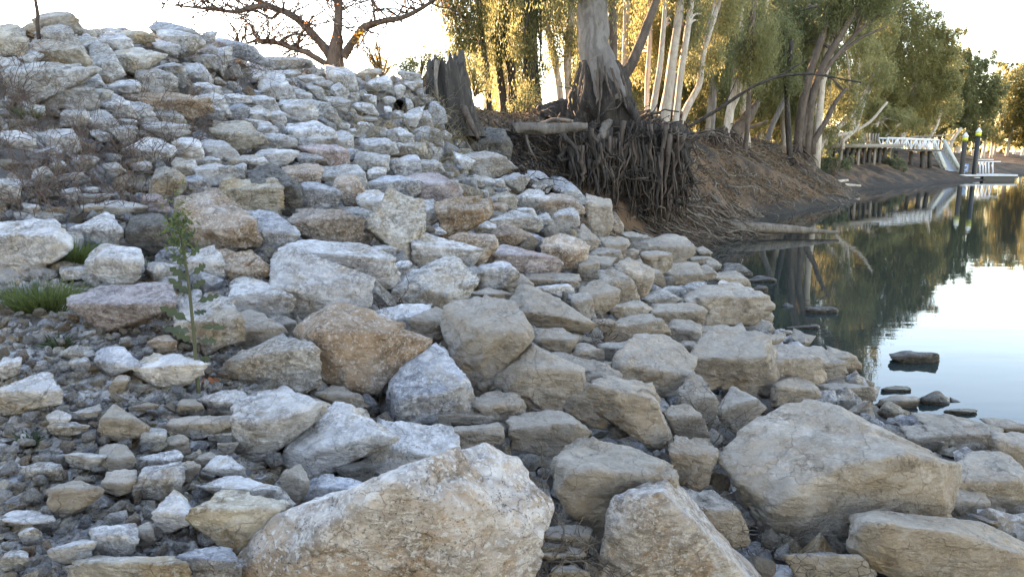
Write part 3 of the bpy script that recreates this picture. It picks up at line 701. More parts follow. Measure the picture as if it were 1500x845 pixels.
Jt|1210,110 1280,85 1480,75 1500,150 1400,200 1280,220 1250,150
Jd|650,310 820,240 840,280 850,370 780,390 700,340
Et|655,620 740,570 770,610 760,660 700,685 655,650
Et|530,370 560,320 660,315 675,390 620,440 550,430
Et|270,420 330,350 380,360 465,460 440,495 300,535 265,500
Ew|15,540 70,510 250,520 255,580 220,600 80,580
Et|500,230 560,180 640,190 655,250 620,310 540,315 500,280
Eg|340,250 400,220 500,225 500,260 450,300 340,295
Eg|130,300 190,265 300,270 315,330 250,350 140,345
Ew|790,570 830,480 910,430 960,470 970,540 900,600 800,620
Et|830,145 880,125 950,165 940,205 870,215 830,190
Eg|720,150 760,90 830,90 825,140 780,195 720,190
Et|880,90 950,35 1180,30 1190,70 1040,75 960,140 900,120
Ew|965,120 1090,55 1110,80 1040,140 980,160
Ew|1080,130 1120,85 1190,80 1200,150 1130,165 1085,150
Eg|1110,180 1160,165 1195,180 1160,235 1110,210
Ew|730,260 800,220 920,220 930,250 820,280 750,300
Eg|240,80 310,50 400,90 410,120 340,135 260,110
Ew|255,720 330,690 460,680 440,760 350,775 260,750
Eu|400,690 465,690 465,740 390,800
Eg|0,770 80,710 130,720 130,770 60,800 0,800
Ew|100,640 150,590 200,620 190,670 120,670
Dw|1120,710 1220,640 1350,650 1350,690 1270,770 1200,775 1130,740
Dw|740,540 850,460 950,450 1050,500 1100,580 1050,600 900,620 760,570
Db|815,380 900,340 950,370 940,420 870,440
Dw|0,490 90,475 110,530 60,570 0,580
Du|540,500 600,410 700,430 740,520 680,550 600,560
Dw|380,500 450,465 510,500 480,540 400,530
Dt|600,620 660,560 710,570 680,640 620,665
Dt|725,745 800,710 870,730 840,760 750,770
Dg|410,770 480,740 560,750 520,800 430,800
Dt|960,740 1010,690 1080,700 1100,760 1000,780
Dg|330,440 400,390 500,410 510,460 430,475
Dw|260,800 330,750 400,790 350,845 270,845
Et|905,270 950,250 990,310 960,360 910,370 900,310
Et|975,240 1050,215 1110,240 1050,290 990,290
Ew|1040,310 1090,240 1160,240 1240,340 1130,335 1080,330
Hw|245,235 290,240 370,290 330,310 260,290
Hg|150,210 210,200 260,280 220,320 160,270
Hw|205,340 280,290 370,300 360,340 320,370 240,380
Hy|90,320 150,300 215,370 200,395 130,380
Hb|735,410 800,500 800,550 750,545
Hu|580,410 640,400 630,460 585,465
Hu|550,330 590,325 600,360 570,385
Hg|130,430 200,400 260,450 330,520 300,540 230,500 150,470
Hw|220,390 280,385 330,460 280,470 230,420
Hg|310,430 380,420 410,480 400,520 320,500
Hb|80,530 150,480 230,520 280,580 240,600 140,595
Hu|225,510 290,530 350,600 340,630 250,580
Ht|545,490 600,510 660,590 620,640 590,600 560,560
Ht|685,565 740,550 820,560 830,600 770,660 700,610
Ht|800,520 860,520 930,580 880,600 830,560
Ht|910,660 980,630 1040,640 1070,710 1020,760 950,730 910,700
Ht|785,660 820,615 880,625 880,660 830,690
Ht|620,650 700,660 740,690 700,730 640,740
Ht|640,610 720,610 780,690 760,700 680,650
Ht|570,700 620,670 670,760 650,800 560,790
Ht|670,740 710,705 760,720 750,760
Ht|835,690 900,675 910,710 860,725
Ht|1040,760 1110,700 1200,690 1230,730 1200,800 1100,820 1050,800
Ht|1200,730 1250,700 1310,750 1300,780 1230,800
Ht|1155,620 1210,620 1200,660 1160,660
Ht|1200,610 1240,600 1275,670 1220,650
Ht|1160,670 1230,655 1280,690 1210,710
Ht|1250,690 1310,680 1335,720 1300,745
Ht|760,710 820,695 860,720 800,760
It|655,40 720,0 780,30 885,155 820,170 750,180 740,120
It|265,30 300,5 530,5 545,60 500,100 400,75 310,70
It|130,70 180,20 250,15 305,70 290,100 180,110
It|780,-10 850,-75 930,-40 960,20 940,90 900,150 860,120
Ht|870,720 950,720 1010,770 1000,820 950,790
Ht|1330,760 1400,760 1470,790 1480,845 1400,820
Iw|340,80 430,60 510,90 515,160 450,120
It|520,110 590,100 620,150 630,250 590,265 530,200
It|565,90 620,45 680,50 745,150 740,190 650,250 600,150
It|735,205 800,170 890,160 960,220 850,240 770,255
It|735,330 780,270 850,240 960,245 1040,310 1040,330 900,340 730,385
It|965,200 1060,165 1210,185 1225,210 1225,290 1090,245 1030,275 970,240
It|1040,300 1070,260 1150,265 1225,310 1220,390 1110,370 1050,340
Ig|920,130 990,90 1060,110 1100,155 1020,180 940,150
Ig|1000,80 1060,65 1120,90 1140,130 1080,140
Ig|1120,85 1210,55 1245,70 1180,130 1130,125
It|1235,330 1290,290 1370,315 1270,380 1240,380
It|670,430 730,380 860,360 880,370 800,440 770,490 690,480
It|460,440 560,470 640,540 760,620 775,680 740,690 620,610 500,500
It|310,310 420,305 520,345 525,400 500,440 400,400 330,360
It|520,400 600,390 670,430 670,490 600,500 520,440
It|490,700 540,640 630,610 740,640 765,730 700,790 650,845 560,800 485,750
It|650,500 740,490 770,510 740,570 680,540
Kt|950,50 1000,-20 1080,-30 1110,70 1150,150 1000,140
It|1110,380 1200,375 1220,410 1190,450 1130,400
It|630,270 720,245 750,290 700,330
It|0,80 60,75 145,130 140,160 60,140
It|900,700 960,710 1030,800 1020,820 960,800
Mt|155,740 165,700 210,670 250,690 300,740 240,790 190,815
Mt|275,660 330,590 350,520 400,560 450,590 495,640 440,640 330,680 320,700
Mt|325,700 370,650 420,630 480,650 510,700 400,710 330,735
Mt|490,665 550,650 640,670 690,710 660,720 540,700
Mt|570,640 620,615 690,650 690,670 600,665
Md|725,680 770,650 820,670 832,695 760,695
Md|865,700 930,675 970,710 960,745 880,770 865,730
Mt|720,710 780,690 850,710 840,745 760,740
Md|960,745 1010,740 1070,760 1040,780 960,770
Md|970,700 1015,720 1010,735 980,730
Md|360,370 375,355 400,365 400,385 365,385
Mt|270,470 350,475 360,500 320,520
Lt|905,90 1000,85 1070,110 1130,190 1080,205 1040,205 950,130
Lt|1320,60 1460,50 1490,80 1500,130 1400,110
Lt|1385,120 1480,115 1560,160 1560,370 1500,340 1400,230
Lt|1150,440 1160,380 1230,400 1305,450 1300,520 1260,555 1170,550
Kt|1200,740 1260,740 1300,800 1220,790
Kt|340,740 440,700 520,705 520,750 400,780
Kt|390,800 450,785 540,820 550,860 370,860
Lt|1310,540 1500,530 1580,540 1580,640 1450,610
Mt|480,640 515,625 530,650 495,655
Mt|70,450 130,440 150,460 80,500
Mt|90,260 150,240 200,250 230,300 180,290 130,280
Md|140,240 160,205 200,210 255,265 230,280 180,260
Md|230,290 280,255 335,260 330,290 260,310 250,300
Md|245,320 280,290 310,320 270,345
'''
COLN = dict(w='white', g='grey', u='bluish', y='buff', b='brown', p='pinkish', t='tan', s='speckled', d='dark', k='muddy')
MARKS = []; TRACED = []
for ln in ROCKS.strip().split('\n'):
    f = ln.split('|'); ox, oy, s = TILES[f[0][0]]
    pts = [tuple(map(float, p.split(','))) for p in f[1].split()]; px = np.array(pts) / s + (ox, oy)
    rd = None
    if len(f) > 2 and f[2]: rd = np.array([tuple(map(float, p.split(','))) for p in f[2].split()]) / s + (ox, oy)
    TRACED.append(dict(kind=f[0][1], px=px, ridge=rd, short=f[3] if len(f) > 3 else None, label=f[4] if len(f) > 4 else None))
    if len(f) > 3: MARKS.append((px.mean(0), f[3], px))
MARKS += [((585, 154), 'the drain pipe', None), ((655, 130), 'the tall stump', None), ((285, 440), 'the thistle', None), ((110, 372), 'the upper grass tuft', None), ((60, 435), 'the lower grass tuft', None)]
DIRN = ['right of', 'below and right of', 'below', 'below and left of', 'left of', 'above and left of', 'above', 'above and right of']
USED = set()
def auto_label(c, what, short=None):
    ds = sorted(MARKS, key=lambda m: (m[0][0] - c[0]) ** 2 + ((m[0][1] - c[1]) * 1.3) ** 2)
    for ring in ('just ', '', 'further '):
        for m in ds[:9]:
            dx, dy = c[0] - m[0][0], c[1] - m[0][1]; k = int(round(math.degrees(math.atan2(dy, dx)) / 45)) % 8
            d = math.hypot(dx, dy)
            if ring == 'just ' and d > 75: continue
            if ring == '' and d > 150: continue
            lb = f'{what} {ring}{DIRN[k]} {m[1]}'
            if lb not in USED and len(lb.split()) <= 16: USED.add(lb); return lb
    lb = f'{what}, one of several {DIRN[k]} {m[1]}'; return lb
nrock = 0
GRP = 'rocks of the riverbank revetment'
covered = []
for rk in TRACED:
    px = rk['px']; wd, ht = np.ptp(px[:, 0]), np.ptp(px[:, 1]); big = max(wd, ht)
    r = np.random.default_rng(int(abs(px.sum() * 7)) % 99991)
    Yf = None
    if big < 62: an = r.uniform(-.26, .26); ca, sa = math.cos(an), math.sin(an); m_ = px.mean(0); px = (px - m_) @ np.array([[ca, sa], [-sa, ca]]) + m_
    if big < 110: px = (px - px.mean(0)) * 1.10 + px.mean(0)
    elif big < 250: px = (px - px.mean(0)) * 1.03 + px.mean(0)
    P, Y0 = traced_points(px, r, rk['ridge'], wet_rock=rk['kind'] == 'd' and px[:, 0].mean() > 1085)
    if Y0 > 25: print('far rock', px.mean(0), Y0)
    lv = 3 if big < 22 else 4 if big < 75 else 5 if big < 260 else 6
    c, V, Fc = rock_from_points(P, lv, r, rough=0.06 if big < 120 else 0.05, soft=90, chips=2, cut=(.74, .90) if big < 150 else (.86, .95), merge=.93 if big > 250 or rk['kind'] == 'd' else .70 if big < 150 else .76, fit=.95 if big < 150 else .97)
    o = link('boulder' if big > 100 else 'rock', mesh_np('rock', V, Fc, RM[rk['kind']]), tuple(c))
    asp = wd / ht; cc = px.mean(0)
    what = ('large ' if big > 100 else 'mid-sized ' if big > 48 else 'small ') + COLN[rk['kind']] + (' elongated' if asp > 1.9 else ' upright' if asp < 0.85 else ' angular') + ' rock'
    lb = rk['label'] or auto_label(cc, what)
    tag(o, lb, 'boulder' if big > 100 else 'rock', GRP); nrock += 1
    covered.append(px)
print('traced rocks', nrock)

# ------------------------------------------------------------------ smaller stones between the traced rocks
def inpoly(x, y, P):
    c = False; n = len(P)
    for i in range(n):
        x1, y1 = P[i]; x2, y2 = P[i - 1]
        if (y1 > y) != (y2 > y) and x < (x2 - x1) * (y - y1) / (y2 - y1) + x1: c = not c
    return c
ZONE = [(0,62),(60,70),(160,55),(250,60),(390,95),(540,110),(615,125),(640,170),(640,205),(700,240),(760,275),(850,300),(920,355),(1000,375),(1050,395),(1090,430),(1110,480),(1230,535),(1270,590),(1390,625),(1500,650),(1500,845),(0,845)]
GRAV = [(0,420),(120,470),(330,490),(340,560),(345,680),(300,720),(350,845),(0,845)]
COV = np.zeros((900, 1560), bool)
yy, xx = np.mgrid[0:900, 0:1560]
def raster(P):
    P = np.array(P); x0, y0 = np.maximum(np.floor(P.min(0)).astype(int), 0); x1, y1 = np.ceil(P.max(0)).astype(int)
    x1 = min(x1, 1559); y1 = min(y1, 899)
    if x1 <= x0 or y1 <= y0: return None
    gx_, gy_ = np.meshgrid(np.arange(x0, x1), np.arange(y0, y1)); c = np.zeros(gx_.shape, bool)
    for i in range(len(P)):
        a, b = P[i], P[i - 1]
        if a[1] == b[1]: continue
        m = (a[1] > gy_) != (b[1] > gy_); c ^= m & (gx_ < (b[0] - a[0]) * (gy_ - a[1]) / (b[1] - a[1]) + a[0])
    return x0, y0, x1, y1, c
for P in covered:
    q = raster(P)
    if q: COV[q[1]:q[3], q[0]:q[2]] |= q[4]
def blob(r, n=11):
    P = r.normal(size=(n, 3)); P /= np.linalg.norm(P, axis=1)[:, None]; return P * np.array([1.0, r.uniform(.65, .95), r.uniform(.5, .85)])
def stone_arr(r, level, soft=50):
    c, V, Fc = rock_from_points(blob(r, 9), level, r, 0.05, soft, 2, 0.72, 1.0, (.74, .9)); return V, Fc
kinds = ['w', 'g', 'u', 'y', 't', 'b', 'p', 'd']
VAR = {k: [mesh_np('stone', *stone_arr(np.random.default_rng(50 + 9 * i + ord(k)), 3), RM[k]) for i in range(5)] for k in kinds}
r = np.random.default_rng(21); placed = []
GRP2 = 'small stones wedged between the revetment rocks'; GRP3 = 'gravel stones on the bench at lower left'
def try_stone(u, v, rp, grav, lim):
    if not (0 <= v < 880 and 0 <= u < 1540) or COV[int(v), int(u)]: return False
    for (a, b, c) in placed:
        if (a - u) ** 2 + ((b - v) * 1.2) ** 2 < (0.82 * (c + rp)) ** 2: return False
    Y = hit(u, v + rp * (.75 if grav else .4))
    if Y is None or Y > 22: return False
    placed.append((u, v, rp)); return Y
cnt = 0
def zone_kind(u, v, r):
    if u > 560 and v > 330 or u > 820: return r.choice(['t', 't', 't', 'g', 'y'])
    if u < 340 and v > 420: return r.choice(['w', 'g', 'g', 'u', 't', 'y', 'w', 'b'])
    return r.choice(['w', 'w', 'w', 'g', 'u', 'g', 'y', 'b'])
def put_stone(u, v, Y, rp, grav, labelled=True):
    k = str(zone_kind(u, v, r)); Wr = rp * Y / F
    o = bpy.data.objects.new('stone', VAR[k][r.integers(5)]); scene.collection.objects.link(o)
    o.location = at(u, v, Y + Wr * (0.2 if grav else .5)); s_ = Wr * r.uniform(.95, 1.2)
    o.scale = (s_, s_ * r.uniform(.8, 1.1), s_ * r.uniform(.8, 1.1)); o.rotation_euler = (r.uniform(-.4, .4), r.uniform(-.4, .4), r.uniform(0, 6.28))
    c = (u, v)
    lb = auto_label(c, ('small ' if rp > 13 else 'tiny ') + COLN[k] + (' gravel stone' if grav else ' stone in the gap'))
    tag(o, lb, 'stone', GRP3 if grav else GRP2)
# gravel stones, largest first
for rp in list(np.linspace(17, 8.5, 5200)):
    if cnt >= 150: break
    u, v = r.uniform(0, 350), r.uniform(440, 850)
    if not inpoly(u, v, GRAV): continue
    rp2 = rp * (0.55 + 0.45 * np.clip((v - 430) / 300, 0, 1))
    Y = try_stone(u, v, rp2, True, 0)
    if Y: put_stone(u, v, Y, rp2, True); cnt += 1
c2 = 0
for rp in list(np.linspace(24, 8, 9000)):
    if c2 >= 150: break
    u, v = r.uniform(0, 1500), r.uniform(50, 850)
    if inpoly(u, v, GRAV) or not inpoly(u, v, ZONE): continue
    rp2 = rp * (0.5 + 0.5 * np.clip((v - 60) / 400, 0, 1))
    Y = try_stone(u, v, rp2, False, 0)
    if Y: put_stone(u, v, Y, rp2, False); c2 += 1
print('stones', cnt, c2)
# the uncountable rest: rubble under the rocks and fine gravel, one object each
def heap(name, n, sampler, level, label_kinds, seed, kind='stuff', smooth=False):
    r = np.random.default_rng(seed); base = [stone_arr(r, level, 40) for _ in range(14)]
    Vs, Fs, Ms = [], [], []; nb = 0
    X, Y, S = sampler(r, n); Z = ground_z(X, Y)
    for x, y, z, s_ in zip(X, Y, Z, S):
        V, Fc = base[r.integers(14)]
        a, b, c = r.uniform(0, 6.28), r.uniform(-.5, .5), r.uniform(-.5, .5)
        Rz = np.array([[math.cos(a), -math.sin(a), 0], [math.sin(a), math.cos(a), 0], [0, 0, 1]])
        Rx = np.array([[1, 0, 0], [0, math.cos(b), -math.sin(b)], [0, math.sin(b), math.cos(b)]])
        W = (V * s_ * r.uniform(.8, 1.2, 3)) @ (Rz @ Rx).T + (x, y, z + s_ * r.uniform(0, .7))
        Vs.append(W); Fs.append(Fc + nb); nb += len(W); Ms.append(np.full(len(Fc), r.integers(len(label_kinds)), np.int32))
    me = mesh_np(name, np.concatenate(Vs), np.concatenate(Fs), RM[label_kinds[0]], smooth)
    for k in label_kinds[1:]: me.materials.append(RM[k])
    me.polygons.foreach_set('material_index', np.concatenate(Ms)); return me
def s_rub(r, n):
    X = r.uniform(-11, 8.5, n * 4); Y = r.uniform(-.5, 19, n * 4); m = (rubble_mask(X, Y) > .6) & (surf(X, Y) > -.35) & ~((Y < 5) & (X < -.6 - .04 * Y) & (X > -3.5)) & (np.hypot(X, Y) > 2.3)
    X, Y = X[m][:n], Y[m][:n]; return X, Y, r.uniform(.07, .18, len(X)) * np.clip(1.2 - .1 * (X > 2), .8, 1.2)
tag(link('rubble', heap('rubble', 8500, s_rub, 2, 'gwuytgw', 5)), 'small grey and tan broken stones filling the gaps under the big rocks', 'rubble', kind='stuff')
def s_gra(r, n):
    Y = 1.4 + 5.2 * r.random(n * 3) ** 1.3; X = r.uniform(-5.2, .2, n * 3); m = (X < -.16 * Y + .15) & (X > -1.0 * Y - .3) & (np.hypot(X, Y) > 1.7)
    X, Y = X[m][:n], Y[m][:n]; return X, Y, r.uniform(.014, .042, len(X)) + .022 * (r.random(len(X)) < .16)
tag(link('gravel', heap('gravel', 36000, s_gra, 2, 'wguwywg', 6)), 'fine grey gravel of countless chips on the bench at lower left', 'gravel', kind='stuff')
# ------------------------------------------------------------------ trees
def bark_mat(name, A, B, C, vs=0.35, rough_d=0.04):
    t = NT(name); v = t.vec((1, 1, vs)); n = t.noise(v, 5, 7, 0.65, 0.6); n2 = t.noise(v, 18, 5, 0.7, 0.5); n3 = t.noise(t.vec((1, 1, .6)), 1.1, 3, 0.6)
    col = t.mix(t.ramp(n, 0.4, 0.62), A, B); col = t.mix(t.math('MULTIPLY', t.ramp(n2, 0.52, 0.66), 0.7), col, C)
    col = t.mix(t.math('MULTIPLY', t.ramp(n3, 0.5, 0.62), 0.6), col, B)
    h = t.math('ADD', t.math('MULTIPLY', n, 1.0), t.math('MULTIPLY', n2, 0.6))
    return t.done(t.bsdf(col, 0.85, t.bump(h, 0.9, rough_d), 0.2))
BK = {'pale': bark_mat('pale_gum_bark', (0.50, 0.43, 0.36), (0.36, 0.29, 0.23), (0.20, 0.15, 0.12)),
      'grey': bark_mat('grey_gum_bark', (0.20, 0.175, 0.155), (0.12, 0.10, 0.088), (0.12, 0.10, 0.09)),  # big gum's trunk is shaded; its bark colour is darkened to show it
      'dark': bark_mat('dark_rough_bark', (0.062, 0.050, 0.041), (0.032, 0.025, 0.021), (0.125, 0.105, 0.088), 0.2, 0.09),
      'brown': bark_mat('brown_bark', (0.13, 0.095, 0.073), (0.075, 0.054, 0.042), (0.04, 0.03, 0.024)),
      'drift': bark_mat('weathered_wood', (0.22, 0.185, 0.15), (0.13, 0.105, 0.085), (0.05, 0.04, 0.032), 0.25, 0.06)}
def leaf_mat(name, A, B, T):
    t = NT(name); v = t.vec(rnd=False); n = t.noise(v, 0.9, 3, 0.6); n2 = t.noise(v, 9, 2, 0.6)
    col = t.mix(t.ramp(n, 0.38, 0.62), A, B); col = t.mix(t.math('MULTIPLY', t.ramp(n2, 0.45, 0.65), 0.55), col, tuple(c * 1.5 for c in B))
    p = t.bsdf(col, 0.5, None, 0.4)
    tr = t.n('ShaderNodeBsdfTranslucent'); t.put(tr.inputs[0], t.mix(t.ramp(n2, 0.4, 0.65), T, tuple(c * 0.55 for c in T)))
    m = t.n('ShaderNodeMixShader'); m.inputs[0].default_value = 0.6; t.l(p.outputs[0], m.inputs[1]); t.l(tr.outputs[0], m.inputs[2])
    return t.done(m)
LF = {'gold': leaf_mat('sun_tinted_gum_leaves', (0.13, 0.14, 0.055), (0.20, 0.185, 0.07), (0.38, 0.34, 0.15)),  # low golden sunlight tinted into the leaf colours
      'green': leaf_mat('green_gum_leaves', (0.085, 0.105, 0.045), (0.14, 0.15, 0.06), (0.27, 0.265, 0.125)),
      'grey': leaf_mat('grey_green_leaves', (0.085, 0.10, 0.07), (0.11, 0.125, 0.085), (0.22, 0.24, 0.10)),
      'yellow': leaf_mat('autumn_leaves', (0.32, 0.20, 0.03), (0.42, 0.24, 0.03), (0.5, 0.3, 0.04)),
      'red': leaf_mat('red_leaves', (0.30, 0.10, 0.05), (0.36, 0.14, 0.06), (0.4, 0.15, 0.05)),
      'grass': leaf_mat('grass_blades', (0.075, 0.10, 0.035), (0.12, 0.145, 0.055), (0.14, 0.18, 0.05)),
      'weed': leaf_mat('thistle_leaves', (0.065, 0.08, 0.05), (0.09, 0.11, 0.07), (0.08, 0.105, 0.05))}
def leaf_quads(C, L, W, r, droop=1.0):
    """C (n,3) leaf centres -> slim diamond leaves hanging mostly downward"""
    n = len(C); d = r.normal(size=(n, 3)); d /= np.linalg.norm(d, axis=1)[:, None]; d = d * (1.0, 1.0, .55) + np.array([0, 0, -droop]); d /= np.linalg.norm(d, axis=1)[:, None]
    s = np.cross(d, r.normal(size=(n, 3))); s /= np.linalg.norm(s, axis=1)[:, None] + 1e-9
    l = (L * r.uniform(.6, 1.25, n))[:, None]; w_ = (W * r.uniform(.7, 1.2, n))[:, None]
    V = np.stack([C - d * l / 2, C - d * l * .08 + s * w_ / 2, C + d * l / 2, C - d * l * .08 - s * w_ / 2], 1).reshape(-1, 3)
    return V, np.arange(4 * n).reshape(-1, 4)
def crown_mesh(name, blobs, L, W, mat, seed, cover=1.5, origin=(0, 0, 0), droop=1.0, clump=None):
    r = np.random.default_rng(seed); Cs = []
    for (c, rad) in blobs:
        c = np.array(c, float); rad = np.broadcast_to(np.asarray(rad, float), (3,)); rm = rad.mean()
        nl = int(4.2 * cover * math.pi * rad[0] * rad[2] / (L * W * .5)); nl = min(nl, 26000); cl = clump or max(.26, rm * .15); nc = max(12, int(nl / 60))
        u = r.normal(size=(nc, 3)); u /= np.linalg.norm(u, axis=1)[:, None]; cc = c + u * (r.random(nc) ** .45)[:, None] * rad
        k = r.integers(0, nc, nl); g = r.normal(size=(nl, 3)) * cl * (.75, .75, 1.25) * r.uniform(.35, 1.2, nc)[k][:, None]
        Cs.append(cc[k] + g)
    C = np.concatenate(Cs); V, Fc = leaf_quads(C, L, W, r, droop)
    return mesh_np(name, V - np.array(origin), Fc, mat, False)
def limb_path(p0, p1, r, n=7, wob=.12):
    p0, p1 = np.array(p0), np.array(p1); t_ = np.linspace(0, 1, n)[:, None]; L_ = np.linalg.norm(p1 - p0)
    w_ = np.cumsum(r.normal(size=(n, 3)), 0) * wob * L_ / n; w_ -= w_[0] + (w_[-1] - w_[0]) * t_
    return p0 + (p1 - p0) * t_ + w_ + np.array([0, 0, .12 * L_]) * np.sin(t_ * np.pi)
def px_path(pts, Y, wob=0.0, seed=0, n=5):
    """pts: (u, v, width px[, dY]) -> smooth world path and radii"""
    a = np.array([(p + (0,))[:4] for p in pts], float); W_ = at(a[:, 0], a[:, 1], Y + a[:, 3]); rad = a[:, 2] / 2 * (Y + a[:, 3]) / F
    s = np.linspace(0, len(a) - 1, (len(a) - 1) * n + 1); k = np.arange(len(a))
    # catmull-like smoothing
    Wd = np.stack([np.interp(s, k, W_[:, i]) for i in range(3)], 1); rd = np.interp(s, k, rad)
    for _ in range(2):
        Wd[1:-1] = (Wd[:-2] + 2 * Wd[1:-1] + Wd[2:]) / 4
    if wob:
        Wd = Wd + np.stack([vnoise(np.stack([s * .9 + seed + 9 * i, s * 0 + i, s * 0], 1)) for i in range(3)], 1) * wob
    return Wd, rd
def tree(name, label, Y, trunks, blobs, leaf='green', bark='pale', L=None, cat='tree', group=None, seed=0, cover=1.5, limbs=True, droop=1.0, rough=.12, wl=.27):
    r = np.random.default_rng(1000 + seed)
    b0 = at(trunks[0][0][0], trunks[0][0][1], Y); gz = float(ground_z(b0[0], b0[1])); root = empty(name, tuple(float(q) for q in (b0[0], b0[1], min(gz, b0[2]))))
    org = np.array(root.location); m = MB()
    ends = []
    for i, tr in enumerate(trunks):
        Pw, rd = px_path(tr, Y, .03 if rough else 0, seed + i)
        if i == 0 or tr[0][1] > 120: Pw = np.vstack([Pw[:1] - (0, 0, max(.15, Pw[0][2] - gz + .3) if i == 0 else .6), Pw]); rd = np.append(rd[0] * 1.25, rd)
        m.tube(Pw - org, rd, 12 if rd.max() > .12 else 7, rough, seed * 3.1 + i); ends.append((Pw, rd))
    L = L or max(.12, Y * .0042); bl = []
    for b in blobs:
        u, v, rp = b[:3]; dy = b[3] if len(b) > 3 else 0; asp = b[4] if len(b) > 4 else 1.0
        c = at(u, v, Y + dy); R_ = rp * (Y + dy) / F; bl.append((c, (R_, R_ * .9, R_ * asp)))
        if limbs:
            Pw, rd = ends[r.integers(len(ends))]; k = int(len(Pw) * r.uniform(.55, .95)); k = min(k, len(Pw) - 1)
            for q in range(2):
                e = c + r.normal(size=3) * R_ * .35
                pth = limb_path(Pw[k], e, r); m.tube(pth - org, np.linspace(min(rd[k] * .6, .09 + R_ * .012), .012, len(pth)), 6, .1, seed + q)
    if group == FG and Y < 46:  # root fringe modelled to draw the undercut shadow along the bank top
        mr = MB(); pb = ends[0][0][1]
        for q in range(34):
            a = r.uniform(0, 6.28); p1 = pb + (math.cos(a) * r.uniform(.2, 1.3), -abs(math.sin(a)) * r.uniform(.1, .9), 0); p1[2] = max(float(ground_z(p1[0], p1[1])) + r.uniform(-.1, .15), .0)
            mr.tube(limb_path(pb + (0, 0, r.uniform(-.1, .35)), p1, r, 7, .4) - org, np.linspace(.05, .012, 7) * r.uniform(.5, 1.2), 5)
        tag(mr.build('roots', BK['brown'], root), kind='stuff')
    tk = m.build('trunk', BK[bark], root)
    if bl: link('crown', crown_mesh('crown', bl, L, L * wl, LF[leaf], seed, cover, org, droop), (0, 0, 0), root)
    tag(root, label, cat, group); return root
FG = 'river gums of the forest behind the bank'
# left: bare spreading tree behind the crest
bt = tree('bare_tree', 'bare spreading tree with thick low limbs on the skyline behind the rubble', 22, [
    [(494, 120, 27), (491, 85, 24), (494, 50, 13), (496, 0, 11), (492, -60, 9)],
    [(486, 84, 15), (466, 58, 11), (443, 35, 10), (416, 16, 9), (388, 8, 8), (350, 20, 6), (310, 15, 4), (228, 6, 1.5)],
    [(484, 96, 9), (455, 82, 8), (436, 72, 7), (405, 63, 6), (375, 60, 5), (352, 68, 2)],
    [(502, 86, 13), (515, 62, 10), (532, 42, 9), (556, 33, 8), (590, 27, 7), (622, 10, 5), (660, -20, 4)],
    [(400, 10, 7), (375, 2, 6), (350, -30, 5)], [(416, 16, 5), (396, 30, 4), (378, 18, 3), (330, -6, 2)]], [], bark='brown', seed=1, limbs=False)
def twigs(name, mains, Y, n, seed, parent, mat, up=.5, ln=(1.0, 2.4), leafmat=None, leafn=0):
    r = np.random.default_rng(seed); m = MB(); org = np.array(parent.location); tips = []
    for _ in range(n):
        Pw = mains[r.integers(len(mains))]; k = r.integers(2, len(Pw)); p0 = Pw[k]; d = r.normal(size=3) * (1, .7, .8) + (0, 0, up); d /= np.linalg.norm(d)
        l1 = r.uniform(*ln); pth = limb_path(p0, p0 + d * l1, r, 7, .35); m.tube(pth - org, np.linspace(.026, .007, 7), 4, 0)
        for q in range(5):
            k2 = r.integers(2, 7); d2 = d * .4 + r.normal(size=3) * .7; d2 /= np.linalg.norm(d2); e = pth[min(k2, 6)] + d2 * l1 * r.uniform(.25, .5)
            p2 = limb_path(pth[min(k2, 6)], e, r, 5, .35); m.tube(p2 - org, np.linspace(.012, .005, 5), 3, 0, cap=False); tips += list(p2[2:])
    o = m.build(name, mat, parent)
    if leafn:
        tips = np.array(tips); C = tips[r.integers(0, len(tips), leafn)] + r.normal(size=(leafn, 3)) * .06
        V, Fc = leaf_quads(C - org, .09, .05, r, .3); link('leaves', mesh_np('leaves', V, Fc, leafmat, False), (0, 0, 0), parent)
    return o
mains = [px_path(q, 22)[0] for q in ([(491, 60, 9), (496, 0, 9), (492, -60, 9)], [(466, 58, 9), (416, 16, 9), (350, 20, 5), (240, 6, 1)], [(455, 82, 9), (405, 63, 9), (352, 68, 5)], [(515, 62, 9), (556, 33, 9), (622, 10, 9), (660, -20, 5)])]
twigs('twigs', mains, 22, 240, 4, bt, BK['brown'], .5, (.7, 1.9), LF['red'], 500)
# bare stem beside the skyline rock at far left
sv = tree('leafless_sapling', 'thin bare stem rising beside the rock crowning the left skyline', 9.6, [[(57, 40, 5), (54, 18, 5), (49, -12, 4), (46, -60, 3)]], [], bark='brown', seed=2, limbs=False, cat='sapling')
# weeping gums between the stump and the big gum, most with dark trunks
WG = 'weeping gums left of the big gum'
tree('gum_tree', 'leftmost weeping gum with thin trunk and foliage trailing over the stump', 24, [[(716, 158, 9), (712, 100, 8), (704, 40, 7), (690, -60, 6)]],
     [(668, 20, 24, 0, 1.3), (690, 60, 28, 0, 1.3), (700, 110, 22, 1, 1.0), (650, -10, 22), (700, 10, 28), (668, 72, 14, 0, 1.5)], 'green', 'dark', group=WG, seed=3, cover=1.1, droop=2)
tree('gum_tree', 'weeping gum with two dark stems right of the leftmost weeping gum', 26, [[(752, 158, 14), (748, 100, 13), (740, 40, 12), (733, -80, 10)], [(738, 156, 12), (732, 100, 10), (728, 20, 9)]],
     [(735, 20, 28, 0, 1.4), (722, 70, 22, 0, 1.4), (748, 60, 20, 0, 1.4), (735, -30, 40)], 'green', 'dark', group=WG, seed=4, cover=1.1, droop=2)
